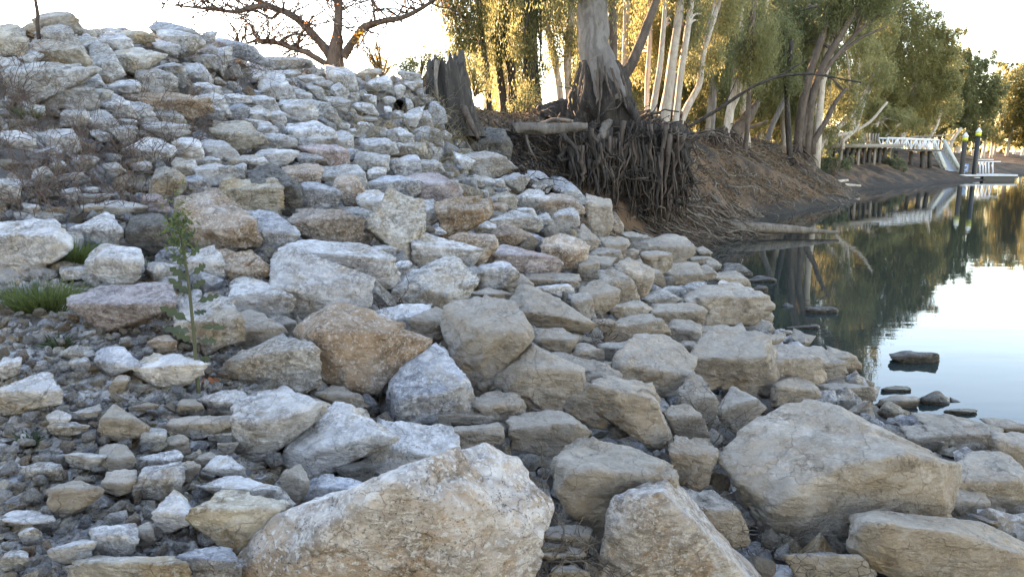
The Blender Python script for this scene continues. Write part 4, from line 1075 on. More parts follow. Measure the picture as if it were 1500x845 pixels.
tree('gum_tree', 'thick dark-trunked weeping gum in the middle of the weeping group', 24.5, [[(784, 165, 24), (779, 100, 21), (776, 40, 19), (775, -90, 16)]],
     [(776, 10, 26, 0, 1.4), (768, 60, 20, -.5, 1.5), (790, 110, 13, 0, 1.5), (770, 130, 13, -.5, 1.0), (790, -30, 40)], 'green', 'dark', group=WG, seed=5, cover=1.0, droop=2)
tree('gum_tree', 'leaning weeping gum with lit crown just left of the big gum', 27, [[(824, 160, 10), (817, 120, 10), (806, 60, 9), (792, 0, 8), (785, -60, 7)], [(833, 155, 11), (829, 90, 11), (836, 20, 10), (838, -60, 8)]],
     [(808, 30, 24, 0, 1.4), (812, 80, 17, 0, 1.3), (838, 60, 20, 0, 1.4), (836, 120, 14, 0, 1.2), (830, -20, 34)], 'green', 'pale', group=WG, seed=6, cover=1.0, droop=2)
# the big gum with its root mass
YB = 18.6
bg_ = empty('big_gum_tree', tuple(map(float, (*at(885, 200, YB)[:2], 2.6)))); ob = np.array(bg_.location)
m = MB(); Pw, rd = px_path([(890, 150, 62), (880, 105, 54), (870, 70, 44), (868, 30, 42), (868, -20, 41), (866, -160, 36), (850, -420, 26)], YB); m.tube(Pw - ob, rd, 26, .10, 3.3)
m.build('trunk', BK['grey'], bg_)
m = MB(); Pw, rd = px_path([(905, 122, 16), (924, 98, 15), (944, 48, 13), (962, 0, 11), (990, -90, 8)], YB); m.tube(Pw - ob, rd, 10, .12, 5)
m.build('limb', BK['brown'], bg_)
r = np.random.default_rng(19); m = MB()          # peeling strips of bark over the top of the burl
for q in range(15):
    u = r.uniform(850, 908); v0 = r.uniform(78, 120); l = r.uniform(25, 62); k = (u - 880) / 30
    Pq, rq = px_path([(u, v0, 2.2, -.48), (u + 3 + k * 5, v0 + l * .5, 3.4, -.62), (u + 4 + k * 14, v0 + l, 1.5, -.88)], YB, .03, q); m.tube(Pq - ob, rq, 5, .2, q)
tag(m.build('bark_strips', BK['brown'], bg_), kind='stuff')
# burl: ribbed dark base flaring into roots
n, sd_ = 46, 72; Pw, rd = px_path([(893, 262, 62, .3), (892, 225, 92, .2), (888, 190, 98, .1), (884, 150, 84), (880, 115, 64), (876, 90, 50)], YB, n=9); n = len(Pw)
th = np.linspace(0, 2 * np.pi, sd_, endpoint=False); Vb = []
for k in range(n):
    ribs = 1 + .16 * np.sin(th * 7 + 1.3 * np.sin(k * .13)) + .07 * np.sin(th * 17 + k * .21); q = np.stack([np.cos(th) * 2.6, np.sin(th) * 2.6, th * 0 + k * .16], 1)
    rr = rd[k] * (ribs + .16 * fbm(q, 4)); Vb.append(Pw[k] - ob + np.stack([np.cos(th) * rr, np.sin(th) * rr * .8, th * 0], 1))
Vb = np.concatenate(Vb); i = np.arange(n - 1)[:, None] * sd_; j = np.arange(sd_)[None]; k = (j + 1) % sd_
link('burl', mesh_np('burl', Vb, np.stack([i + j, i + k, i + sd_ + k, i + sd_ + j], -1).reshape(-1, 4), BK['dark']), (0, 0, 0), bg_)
r = np.random.default_rng(9)
for kk, pts in enumerate([[(893, 175, 15, -.5), (880, 200, 14, -.8), (862, 222, 13, -.9), (857, 250, 10, -.9), (862, 280, 8, -.9), (860, 322, 8, -.8)],
            [(885, 228, 5, -.8), (897, 258, 5, -.9), (899, 285, 4, -.9), (904, 318, 4, -.8)], [(905, 200, 22, -.5), (925, 225, 20, -.6), (930, 270, 17, -.6), (926, 325, 15, -.4)],
            [(935, 190, 12, -.2), (958, 225, 9, -.3), (963, 262, 7, -.4), (958, 300, 6, -.3)], [(940, 185, 12, 0), (985, 205, 9, 0), (1002, 240, 6, 0), (1002, 296, 5, 0)],
            [(860, 165, 12, -.4), (838, 200, 10, -.2), (812, 238, 7, -.2), (800, 262, 5, 0)], [(872, 180, 12, -.6), (845, 230, 8, -.6), (838, 280, 6, -.6)],
            [(915, 150, 14, -.4), (935, 178, 12, -.6), (948, 215, 9, -.7), (944, 262, 8, -.7), (950, 320, 7, -.6)], [(868, 188, 11, -.7), (852, 206, 9, -.9), (820, 225, 6, -.6)]]):
    m = MB(); Pw, rd = px_path(pts, YB, .05, kk * 3); m.tube(Pw - ob, rd, 9, .18, kk); m.build('root', BK['drift' if kk in (0, 1, 3) else 'dark'], bg_)
def wiggle(p0, p1, r, n=9, amp=.08):
    t_ = np.linspace(0, 1, n)[:, None]; w_ = np.cumsum(r.normal(size=(n, 3)), 0) * amp; w_ -= w_[0]; return np.array(p0) * (1 - t_) + np.array(p1) * t_ + w_ * np.minimum(1, 3 * t_)
m = MB(); m2 = MB()
for _ in range(520):
    u = r.uniform(824, 1003); top = np.interp(u, [815, 880, 930, 1010], [185, 200, 180, 200]) + r.uniform(-10, 45); bot = np.interp(u, [815, 835, 900, 1010], [262, 285, 328, 322]) + r.uniform(-50, 8)
    if bot < top + 15: continue
    yo = r.uniform(-.9, .1) - (.9 if u < 885 else 0) * r.random(); p0 = at(u, top, YB + yo); p1 = at(u + r.normal() * 9, bot, YB + yo - r.uniform(0, .25))
    (m if r.random() < .62 else m2).tube(wiggle(p0, p1, r, 9, r.uniform(.02, .09)) - ob, np.linspace(.010 + .085 * r.random() ** 2.6, .006, 9), 6, .15)
for _ in range(420):     # tangled cross roots
    u = r.uniform(835, 1000); v = r.uniform(185, 300); p0 = at(u, v, YB - r.uniform(.2, .9)); p1 = p0 + r.normal(size=3) * (.6, .2, .4)
    (m if r.random() < .7 else m2).tube(wiggle(p0, p1, r, 8, .07) - ob, r.uniform(.008, .022), 5, 0)
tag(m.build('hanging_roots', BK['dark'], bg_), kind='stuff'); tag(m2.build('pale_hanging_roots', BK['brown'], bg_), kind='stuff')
# earth and root mat overhang the roots grow through
for kk, (u, v, wp, hp, dy) in enumerate([(822, 170, 36, 22, 1.0), (965, 205, 48, 26, .2), (920, 232, 42, 48, .45), (860, 235, 34, 40, .7), (985, 235, 26, 34, .8), (905, 270, 44, 40, .75), (955, 280, 46, 34, .9), (835, 225, 34, 34, 1.3), (905, 300, 40, 22, .5)]):
    c = at(u, v, YB + dy); a = wp * YB / F; b = hp * YB / F; D, Fc = ico(5); V = D * (a, a * .7, b) * (1 + .22 * fbm(D * 2.2 + kk * 7, 5))[:, None]
    link('root_mat', mesh_np('root_mat', V + c - ob, Fc, BK['dark']), (0, 0, 0), bg_)
bl = [(at(u, v, YB), (rp * YB / F, rp * YB / F, rp * YB / F * 1.3)) for u, v, rp in ((858, 118, 9), (872, 128, 8), (888, 18, 8), (820, -120, 90), (930, -160, 90), (880, -260, 110))]
link('crown', crown_mesh('crown', bl, .15, .035, LF['green'], 77, .9, ob, 2), (0, 0, 0), bg_)
tag(bg_, 'massive old gum with smooth grey trunk, dark burl and exposed hanging roots', 'tree')
# other forest gums with trunks one can see
T = [
 ('dark brown straight gum directly behind the right edge of the big gum', 23, [[(899, 150, 14), (898, 90, 13), (896, 0, 13), (896, -90, 11)]], [(900, -40, 40), (890, 30, 14, 1)], 'gold', 'brown'),
 ('thin orange-lit gum between the big gum and its leaning limb', 28, [[(914, 150, 8), (915, 90, 8), (919, 0, 8), (922, -80, 7)]], [(915, 20, 24, 2, 1.3), (930, 70, 22, 3, 1.2), (920, -40, 36)], 'gold', 'pale'),
 ('slim gum seen behind the big gum and left of the twin pale trunks', 26, [[(947, 180, 7), (950, 110, 7), (954, 50, 6), (950, -70, 5)]], [(950, 40, 26, 1.5, 1.3), (940, 95, 18, 2, 1.2), (960, -30, 34)], 'gold', 'pale'),
 ('short-looking pale gum leaning slightly right of the slim gum', 25, [[(956, 176, 10), (961, 140, 9), (967, 100, 8), (974, 30, 7), (980, -60, 6)]], [(985, 40, 22, 2, 1.3), (968, 75, 16, 2, 1.2)], 'gold', 'pale'),
 ('brightest cream-trunked gum in the middle of the forest edge', 25, [[(972, 182, 18), (980, 130, 14), (987, 80, 12), (996, 15, 11), (1002, -80, 9)], [(990, 180, 9), (998, 110, 9), (1008, 40, 9), (1018, -60, 8)]], [(1008, 40, 26, 1.5, 1.3), (1015, 95, 18, 2), (1000, -40, 46)], 'green', 'pale'),
 ('curving slender gum leaning right beyond the brightest cream-trunked gum', 27, [[(998, 178, 11), (1010, 152, 10), (1024, 128, 9), (1029, 88, 8), (1040, 45, 8), (1056, -5, 7), (1075, -80, 6)]], [(1060, 20, 30, 1.5, 1.2), (1040, 85, 20, 2), (1070, -40, 44)], 'gold', 'pale'),
 ('thin upright gum in front of the brown bank where the wharf begins', 32, [[(1044, 206, 6), (1046, 150, 6), (1047, 90, 5), (1050, -30, 4)]], [(1052, 95, 22, 0, 1.2), (1058, 45, 26, 0, 1.3)], 'green', 'grey'),
 ('pale gum with forked stem over the bank left of the fallen trunk', 34, [[(1064, 195, 12), (1070, 165, 11), (1078, 120, 9), (1080, 70, 8), (1090, -30, 6)], [(1070, 165, 8), (1082, 140, 7), (1086, 100, 6)]], [(1085, 80, 28, 0, 1.2), (1095, 30, 30, 1, 1.2), (1075, -20, 40)], 'green', 'pale'),
 ('straight brown gum standing low on the muddy bank', 33, [[(1092, 232, 7), (1096, 180, 7), (1097, 120, 6), (1102, 40, 5), (1108, -40, 4)]], [(1105, 100, 24, 0, 1.2), (1118, 60, 24, 0, 1.2)], 'gold', 'brown'),
 ('dark gum at the water side with a buttressed base near the wharf', 38, [[(1158, 238, 9), (1154, 190, 8), (1152, 130, 7), (1160, 60, 6)]], [(1150, 110, 26, 0, 1.2), (1140, 60, 30, 1, 1.2)], 'green', 'dark'),
 ('many-stemmed gum leaning far right over the water', 42, [[(1168, 222, 15), (1172, 170, 12), (1184, 115, 11), (1206, 50, 9), (1225, -10, 8), (1240, -60, 6)], [(1182, 215, 13), (1188, 150, 11), (1200, 105, 10), (1232, 50, 9), (1262, 0, 7), (1285, -50, 5)],
     [(1176, 200, 9), (1190, 130, 7), (1222, 85, 6), (1258, 45, 5), (1298, 18, 3)], [(1190, 210, 10), (1206, 185, 8), (1224, 150, 6), (1240, 130, 4)], [(1192, 120, 6), (1230, 80, 5), (1262, 55, 4), (1300, 40, 2)]],
     [(1215, 20, 26, 0, 1.1), (1165, 50, 32, 2, 1.1), (1245, -30, 50), (1180, 95, 22, 2), (1290, -10, 36), (1260, 30, 22, 2), (1140, 20, 34, 3)], 'green', 'brown'),
 ('spreading pale-limbed gum right of the many-stemmed leaning gum', 50, [[(1196, 222, 10), (1215, 195, 8), (1240, 178, 6), (1262, 150, 5), (1280, 110, 4)], [(1210, 200, 6), (1245, 196, 5), (1275, 180, 4), (1300, 150, 3)], [(1235, 205, 6), (1255, 190, 5), (1262, 160, 4), (1290, 100, 3)]],
     [(1285, 110, 26, 0, 1), (1265, 75, 24, 2, 1), (1215, 205, 16, 3, .6), (1250, 200, 14, 4, .6)], 'gold', 'pale'),
 ('leaning grey gum over the gap between wharf and forest', 45, [[(1122, 215, 9), (1130, 185, 8), (1148, 150, 7), (1168, 110, 6), (1185, 60, 5)]], [(1125, 150, 24, 2, 1.1), (1105, 175, 20, 3, .9), (1150, 170, 18, 4, .9)], 'gold', 'grey'),
]
for i, (lb, Y, tr, bl, lf, bk) in enumerate(T): tree('gum_tree', lb, Y, tr, bl, lf, bk, group=FG, seed=20 + i, cover=1.15, droop=1.6 if Y < 35 else 1.2)
# back rows that close the forest
r = np.random.default_rng(31); rows = []
for (Y, us, h) in ((92, (700, 900, 960, 1020, 1080, 1140, 1190, 1290), 0), (36, (868, 925, 985, 1035, 1090), 0), (48, (745, 860, 915, 965, 1010, 1060, 1110, 1155, 1200), 0), (70, (880, 930, 980, 1040, 1100, 1150, 1195, 1245), 0)):
    for u in us: rows.append((u + r.uniform(-10, 10), Y + r.uniform(-3, 3)))
rows.sort(); ORD = ['first', 'second', 'third', 'fourth', 'fifth', 'sixth', 'seventh', 'eighth', 'ninth', 'tenth', 'eleventh', 'twelfth', 'thirteenth', 'fourteenth', 'fifteenth', 'sixteenth', 'seventeenth', 'eighteenth', 'nineteenth', 'twentieth', 'twenty-first', 'twenty-second', 'twenty-third', 'twenty-fourth', 'twenty-fifth', 'twenty-sixth', 'twenty-seventh', 'twenty-eighth', 'twenty-ninth', 'thirtieth', 'thirty-first', 'thirty-second', 'thirty-third']
for i, (u, Y) in enumerate(rows):
    lean = r.uniform(-25, 30); s = 36 / Y; tr = [[(u, 205, 14 * s), (u + lean * .3, 130, 11 * s), (u + lean * .7, 50, 9 * s), (u + lean, -60, 7 * s)]]
    if r.random() < .6: tr.append([(u + lean * .3, 130, 8 * s), (u + lean * .2 + 22, 60, 6 * s), (u + 35, -20, 5 * s)])
    bl = [(u + lean * .8 + r.uniform(-22, 22), v + r.uniform(-10, 10), r.uniform(24, 34) * (1 if Y > 40 else 1.1), r.uniform(-1, 3), 1.15) for v in (-40, 5, 42, 78, 112, 145)]
    if Y > 40: bl += [(u + r.uniform(-28, 28), 172 + r.uniform(-10, 10), 24, 2, .8), (u + r.uniform(-28, 28), 196 + r.uniform(-6, 4), 16, 3, .6)]
    tree('gum_tree', f'slender gum in the deep back rows of the forest, {ORD[i]} from the left', Y, tr, bl, 'gold' if r.random() < .62 else 'green', 'pale', L=Y * .0040, group='gums in the back rows of the forest', seed=60 + i, cover=1.0, droop=1.2)
# tall gums by and beyond the jetty
T = [
 ('tallest full-crowned gum behind the truss walkway', 84, [[(1318, 222, 8), (1325, 190, 8), (1338, 150, 6), (1345, 80, 5)], [(1325, 190, 5), (1300, 150, 4), (1290, 100, 3)]],
   [(1300, 45, 36), (1345, 30, 32, 0, .8), (1380, 48, 22, 0, .7), (1405, 48, 9, 0, .8), (1330, 85, 42), (1290, 110, 36), (1375, 95, 30), (1320, 140, 36), (1365, 140, 32), (1290, 165, 22), (1390, 70, 16), (1310, 0, 28), (1280, 20, 20), (1300, 200, 18, 1, .7), (1345, 180, 26), (1325, 205, 16, 1, .6), (1385, 125, 22), (1260, 150, 24), (1360, 60, 24)], 'gold', 'pale'),
 ('rounded dark gum directly behind the jetty piles', 104, [[(1402, 225, 6), (1410, 200, 6), (1418, 160, 5), (1422, 110, 4)], [(1385, 222, 6), (1392, 205, 5), (1400, 180, 4)]],
   [(1410, 110, 28), (1440, 95, 18, 0, .7), (1400, 140, 30), (1438, 135, 26), (1450, 160, 22), (1415, 170, 26), (1390, 185, 18), (1458, 78, 5), (1425, 82, 12, 0, .6), (1400, 205, 16, 1, .6), (1430, 195, 20), (1455, 130, 20), (1385, 160, 22), (1405, 80, 14)], 'green', 'pale'),
 ('broad gum at the right edge of the photo beyond the jetty', 128, [[(1475, 226, 5), (1480, 200, 5), (1490, 160, 4)], [(1456, 226, 4), (1460, 205, 4)]],
   [(1480, 125, 26), (1470, 155, 26), (1500, 145, 26), (1515, 115, 24), (1485, 180, 24), (1510, 180, 24), (1455, 190, 16), (1470, 98, 14, 0, .6), (1500, 100, 16, 0, .6), (1480, 205, 18, 1, .7), (1505, 205, 20, 1, .7), (1530, 150, 30), (1540, 190, 26), (1455, 205, 12, 1, .7)], 'gold', 'pale'),
 ('low golden gum behind the left end of the truss walkway', 72, [[(1272, 222, 6), (1278, 200, 5), (1290, 170, 4)], [(1285, 215, 5), (1300, 195, 4), (1320, 180, 3)]],
   [(1285, 165, 20, 0, .8), (1310, 175, 20, 0, .8), (1270, 190, 14, 0, .7), (1335, 180, 18, 2, .8), (1295, 198, 14, 0, .6)], 'gold', 'pale'),
 ('low gum with crooked white limbs above the gangway', 92, [[(1340, 222, 6), (1358, 206, 6), (1372, 186, 4), (1380, 160, 4)], [(1390, 222, 6), (1395, 205, 5), (1408, 188, 4)], [(1360, 222, 5), (1352, 200, 4), (1362, 180, 3)]],
   [(1360, 175, 22, 3, .8), (1385, 160, 24, 3), (1340, 200, 12, 2, .6), (1400, 200, 14, 3, .8)], 'green', 'pale'),
 ('sunlit golden gum low behind the yellow-banded piles', 118, [[(1440, 226, 5), (1444, 205, 4), (1450, 180, 4)], [(1425, 226, 4), (1428, 200, 4)], [(1452, 226, 4), (1454, 208, 3)]],
   [(1440, 190, 20, 0, .9), (1420, 205, 13, 0, .8), (1462, 205, 15, 0, .8), (1435, 165, 18)], 'gold', 'pale'),
]
for i, (lb, Y, tr, bl, lf, bk) in enumerate(T): tree('gum_tree', lb, Y, tr, bl, lf, bk, L=Y * .0031, group='tall gums along the far bank', seed=120 + i, cover=1.35, droop=.6, wl=.36)

# more gums on the far bank, beyond the frame edge too, copies of one another
def copy_tree(o, loc, rz, sc, label, group):
    c = o.copy(); scene.collection.objects.link(c); c.location = loc; c.rotation_euler = (0, 0, rz); c.scale = (sc,) * 3; c['label'] = label
    if group: c['group'] = group
    for ch in o.children:
        d = ch.copy(); scene.collection.objects.link(d); d.parent = c
    return c
far_src = [o for o in scene.objects if o.get('group') == 'tall gums along the far bank']
for i, (x, y, k, s, lb) in enumerate([(118, 172, 1, 1.1, 'distant gum showing between the broad right-edge gum and the water'), (88, 122, 0, .9, 'gum standing behind the broad gum at the right edge'), (150, 205, 2, 1.1, 'farthest gum on the bend of the river'),
        (62, 108, 2, .9, 'gum standing behind the rounded dark gum'), (46, 96, 1, .9, 'gum standing behind the low gum with crooked white limbs'), (30, 84, 1, .9, 'gum standing behind the low golden gum'), (185, 235, 0, 1.1, 'gum beyond the bend of the river')]):
    copy_tree(far_src[k], (x, y, float(surf(x, y))), .9 * i, s, lb, 'tall gums along the far bank')
for i, (x, y, k, s) in enumerate([(-9, -11, 0, .62), (0, -13, 2, .7), (7, -11, 1, .7), (15, -12, 2, .7), (22, -8, 0, .62), (-16, -8, 1, .6), (30, -4, 2, .62)]):
    copy_tree(far_src[k], (x, y, .8), 1.3 * i, s, 'gum on the bank behind the viewer, number-less and outside the photograph'.replace('number-less and ', ''), 'gums behind the viewer')
# bushes
def bush(name, label, blobs, Y, leaf, L, seed, droop=-.4, cat='bush'):
    r = np.random.default_rng(seed); c0 = at(blobs[0][0], blobs[0][1] + blobs[0][2], Y); o = empty(name, (float(c0[0]), float(c0[1]), float(c0[2]))); org = np.array(o.location); m = MB(); bl = []
    for u, v, rp in blobs:
        c = at(u, v, Y); R_ = rp * Y / F; bl.append((c, R_))
        for _ in range(5): pth = limb_path(org + (0, 0, -.3), c + r.normal(size=3) * R_ * .6, r, 6); m.tube(pth - org, np.linspace(.03, .006, 6), 5)
    m.build('stems', BK['brown'], o); link('leaves', crown_mesh('leaves', bl, L, L * .22, LF[leaf], seed, .8, org, droop, .16), (0, 0, 0), o); tag(o, label, cat)
bush('bush', 'silvery green bush on the crest left of the tall stump', [(612, 95, 20), (640, 92, 16), (590, 100, 13), (625, 80, 13), (655, 88, 10), (668, 100, 10)], 20, 'grey', .12, 5)
bush('autumn_sapling', 'yellow autumn sapling behind the crest right of the bare tree', [(560, 90, 12), (552, 68, 9), (568, 100, 10), (541, 85, 7), (527, 58, 6)], 21, 'yellow', .10, 6, .2, 'sapling')
bush('shrub', 'dark grey-green shrub on the bank under the wharf end', [(1222, 232, 18), (1205, 240, 12), (1240, 240, 12)], 46, 'grey', .2, 7)
bush('shrub', 'dark shrub beneath the truss walkway', [(1306, 238, 15), (1290, 245, 10), (1322, 242, 10)], 60, 'grey', .25, 8)
bush('shrub', 'leafy regrowth at the foot of the thick weeping gum', [(768, 152, 12), (784, 145, 9), (752, 158, 8)], 22.5, 'green', .12, 9)
bush('shrub', 'leafy regrowth hanging between the tall stump and the first weeping gum', [(695, 110, 15), (710, 125, 11), (686, 92, 10)], 21, 'green', .12, 10, 1.5)
# ------------------------------------------------------------------ stump, pipe, logs, driftwood
YS = 15.6; st = empty('tree_stump', tuple(map(float, at(657, 172, YS)))); os_ = np.array(st.location); r = np.random.default_rng(3)
th = np.linspace(0, 2 * np.pi, 60, endpoint=False); Pw, rd = px_path([(664, 200, 86), (661, 170, 72), (657, 130, 58), (655, 92, 50)], YS, n=8); n = len(Pw); Vb = []
for k in range(n):
    ribs = 1 + .09 * np.sin(th * 11 + .5 * np.sin(k * .4)) + .05 * np.sin(th * 23 + 1); rr = rd[k] * (ribs + .10 * fbm(np.stack([np.cos(th) * 3, np.sin(th) * 3, th * 0 + k * .12], 1), 4))
    P_ = Pw[k] - os_ + np.stack([np.cos(th) * rr, np.sin(th) * rr * .85, th * 0], 1)
    if k >= n - 2: P_[:, 2] += .22 * fbm(np.stack([np.cos(th) * 4, np.sin(th) * 4, th * 0], 1), 3) + .05 * np.sign(np.sin(th * 3))
    Vb.append(P_)
c_ = Vb[-1].mean(0) - (0, 0, .16); inner = (Vb[-1] - c_) * (.72, .72, 1) + c_; inner[:, 2] -= .05; low = (Vb[-1] - c_) * (.6, .6, 0) + c_ - (0, 0, .15)
Vb += [inner, low]; n += 2; Vb = np.concatenate(Vb + [c_[None] - (0, 0, .2)]); i = np.arange(n - 1)[:, None] * 60; j = np.arange(60)[None]; k = (j + 1) % 60
Q = np.stack([i + j, i + k, i + 60 + k, i + 60 + j], -1).reshape(-1, 4); jj = np.arange(60); top = np.stack([(n - 1) * 60 + jj, (n - 1) * 60 + (jj + 1) % 60, np.full(60, n * 60), np.full(60, n * 60)], -1)
m = MB(); m.add(Vb, np.concatenate([Q, top])); sb_ = m.build('trunk', bark_mat('stump_bark', (0.085, 0.072, 0.062), (0.045, 0.038, 0.032), (0.17, 0.15, 0.13), 0.2, .08), st)
for pts in ([(640, 165, 14, -.4), (632, 185, 10, -.6), (622, 205, 6, -.8)], [(680, 160, 12, -.4), (692, 185, 9, -.6), (700, 204, 5, -.7)], [(642, 92, 8, -.3), (637, 115, 5, -.5), (640, 145, 4, -.55)]):
    m = MB(); Pw, rd = px_path(pts, YS, .03, 2); m.tube(Pw - os_, rd, 8, .15); m.build('root', BK['drift' if pts[0][2] == 8 else 'brown'], st)
tag(st, 'tall weathered tree stump with ragged hollow top beside the drain pipe', 'stump')
t = NT('black_plastic'); blk = t.done(t.bsdf((0.012, 0.012, 0.013), 0.5, None, 0.4))
t = NT('pipe_mouth_dark'); blk2 = t.done(t.bsdf((0.004, 0.004, 0.004), 0.9, None, 0.1))
pp = empty('drain_pipe', tuple(map(float, at(585, 154, 14.0)))); m = MB(); c0 = np.zeros(3); d = np.array([.05, 1, .12]); R_ = 8.2 * 14.0 / F
P_ = np.array([c0 + d * k * .03 for k in range(34)]); m.tube(P_, [R_ * (1.0 if k % 2 else .93) for k in range(34)], 22, cap=False); m.tube(P_[::-1] + d * .01, R_ * .86, 22, cap=False)
for e in (0,):
    thh = np.linspace(0, 2 * np.pi, 22, endpoint=False); ring = lambda rr: np.stack([np.cos(thh) * rr, thh * 0 - .003, np.sin(thh) * rr], 1)
    V = np.concatenate([ring(R_ * .86), ring(R_ * 1.0)]); j = np.arange(22); k = (j + 1) % 22; m.add(V, np.stack([j, k, k + 22, j + 22], 1))
m.build('pipe_wall', blk, pp); m = MB(); m.tube([c0 + d * .55, c0 + d * .6], R_ * .85, 22); m.build('pipe_interior', blk2, pp)
tag(pp, 'black corrugated drain pipe end poking out of the upper rubble', 'pipe')
def log(label, pts, Y, bark='drift', branches=(), rough=.15, seed=0, name='log', group=None, cat='log'):
    Pw, rd = px_path(pts, Y, .02, seed); o = empty(name, tuple(map(float, Pw[0]))); og = np.array(o.location); m = MB(); m.tube(Pw - og, rd, 16, rough, seed); m.build('trunk', BK[bark], o)
    for b in branches: m = MB(); Pb, rb = px_path(b, Y, .04, seed + 3); m.tube(Pb - og, rb, 7, .1, seed); m.build('branch', BK[bark], o)
    tag(o, label, cat, group); return o
log('weathered grey log lying level on the bank left of the big gum', [(752, 190, 15), (790, 187, 17), (825, 189, 16), (860, 186, 13)], 17.2, 'drift', [[(790, 180, 5), (815, 177, 5), (838, 179, 4)], [(770, 196, 4), (776, 215, 4), (785, 238, 3)]], rough=.35, seed=2)
log('long low log running from the muddy toe out into the water', [(975, 330, 17), (1030, 332, 18), (1100, 334, 16), (1160, 337, 12), (1228, 341, 4)], 20.6, 'drift', seed=4)
log('shorter brown log lying behind the long low log', [(975, 312, 12), (1020, 316, 13), (1080, 326, 6)], 21.6, 'drift', [[(1020, 310, 3), (1050, 318, 3), (1082, 318, 5)]], seed=5)
log('pale curved driftwood log at the water edge below the forest', [(1192, 272, 6), (1215, 269, 6), (1228, 266, 5), (1242, 264, 3)], 45, 'pale', [[(1215, 268, 4), (1235, 272, 5), (1262, 272, 3)]], seed=6)
log('thin driftwood pole beneath the wharf end', [(1262, 257, 3), (1290, 252, 3), (1322, 255, 2)], 60, 'drift', seed=7)
log('bent dead branch standing on the mud right of the hanging roots', [(1013, 283, 4), (1028, 282, 5), (1042, 279, 5), (1043, 287, 4)], 23.5, 'drift', seed=8, name='dead_branch', cat='branch')
log('thick fallen trunk leaning on the bank below the forked pale gum', [(1058, 218, 22), (1075, 196, 20), (1098, 168, 16), (1110, 150, 8)], 36, 'brown', [[(1080, 190, 8), (1104, 186, 5), (1125, 178, 3)]], seed=9)
log('long thin dead branch arching out over the water from the root mass', [(990, 196, 5), (1020, 180, 5), (1060, 156, 5), (1100, 128, 4), (1140, 112, 4), (1190, 108, 3), (1262, 121, 2)], 23, 'dark', [[(1140, 112, 2), (1165, 100, 2), (1190, 85, 1)], [(1060, 156, 2), (1075, 130, 2), (1082, 112, 1)]], seed=10, name='dead_branch', cat='branch')
log('crooked dead limb lying on the far mud bank', [(1068, 272, 3), (1085, 276, 3), (1100, 273, 3)], 27, 'drift', [[(1085, 276, 2), (1090, 266, 2)]], seed=11, name='dead_branch', cat='branch')
# stranded root tangle
tg = empty('root_tangle', tuple(map(float, at(1000, 330, 19.8)))); og = np.array(tg.location); r = np.random.default_rng(12); m = MB()
for pts in ([(938, 303, 4), (965, 296, 4), (990, 300, 3), (1010, 312, 2)], [(962, 290, 4), (1000, 296, 4), (1035, 306, 3), (1068, 318, 2)], [(950, 318, 5), (985, 322, 5), (1002, 330, 6), (996, 345, 4)], [(965, 306, 5), (1000, 314, 4), (1040, 322, 4), (1046, 332, 3)],
            [(925, 320, 6), (948, 318, 7), (968, 330, 6), (966, 350, 3)], [(1000, 288, 3), (1040, 292, 3), (1062, 302, 2)], [(1018, 325, 3), (1032, 338, 3), (1046, 342, 2)], [(972, 330, 3), (985, 345, 3), (995, 356, 2)]):
    m = MB(); Pw, rd = px_path(pts, 19.3, .08, pts[0][0]); m.tube(Pw - og, rd, 7, .15, 3); m.build('root', BK['drift'], tg)
m = MB(); m2 = MB()
for _ in range(190):
    u = r.uniform(925, 1075); v = r.uniform(285, 352) + (u - 1000) * .05; Yq = hit(u, v) or 20
    if Yq > 26: Yq = 20
    p0 = at(u, v, Yq - .1); p0[2] = float(ground_z(p0[0], p0[1])) + r.uniform(.02, .3); p1 = p0 + (r.uniform(.2, 1.5), r.uniform(-.4, .4), 0); p1[2] = max(float(ground_z(p1[0], p1[1])) + .03, .02)
    (m if r.random() < .55 else m2).tube(wiggle(p0, p1, r, 9, .045) - og, np.linspace(r.uniform(.010, .030), .006, 9), 5)
tag(m.build('fine_roots', BK['drift'], tg), kind='stuff'); tag(m2.build('dark_fine_roots', BK['brown'], tg), kind='stuff')
tag(tg, 'tangle of pale stranded roots sprawling on the mud right of the hanging roots', 'roots')
# ------------------------------------------------------------------ wharf, truss walkway, gangway, pontoon, piles
def plain(name, col, rough=.6, metal=0.0, nz=.25, sc=6):
    t = NT(name); n = t.noise(t.vec(), sc, 4, .6); c = t.mix(t.math('MULTIPLY', t.ramp(n, .35, .7), nz), col, tuple(q * .45 for q in col)); return t.done(t.bsdf(c, rough, None, .4, Metallic=metal))
white = plain('white_painted_steel', (.62, .62, .62)); grey = plain('galvanised_steel', (.42, .43, .44), .45); wood = plain('weathered_timber', (.20, .17, .14), .9); dkw = plain('dark_timber', (.055, .048, .042), .9)
blackp = plain('black_pile_sleeve', (.02, .02, .021), .5); yel = plain('yellow_band', (.62, .60, .04), .5); blue = plain('blue_sign_paint', (.15, .30, .50), .5); cream = plain('cream_rail', (.50, .47, .38), .6)
def A(u, v, Y): return at(u, v, Y)
YJ = 68.0
wf = empty('timber_wharf', tuple(map(float, A(1250, 235, 58)))); ow = np.array(wf.location)
zt = float(A(1250, 213, 58)[2]); m = MB(); m.beam(A(1192, 214, 54) - ow, A(1296, 214, 62) - ow, 3.0, .28); m.build('deck', wood, wf)
for q in range(13):
    tt = q / 12; p = A(1196, 215, 54) * (1 - tt) + A(1294, 215, 62) * tt
    for dy in (-1.1,): m = MB(); m.beam(p - ow + (0, dy, -.1), p - ow + (0, dy, -2.0), .2); m.build('post', dkw if q % 3 else wood, wf)
for q in range(15):
    tt = q / 14; p = A(1235, 213, 57.5) * (1 - tt) + A(1294, 213, 62) * tt; m = MB(); m.beam(p - ow + (0, 1.0, 0), p - ow + (0, 1.0, 1.0), .1); m.build('paling', wood, wf)
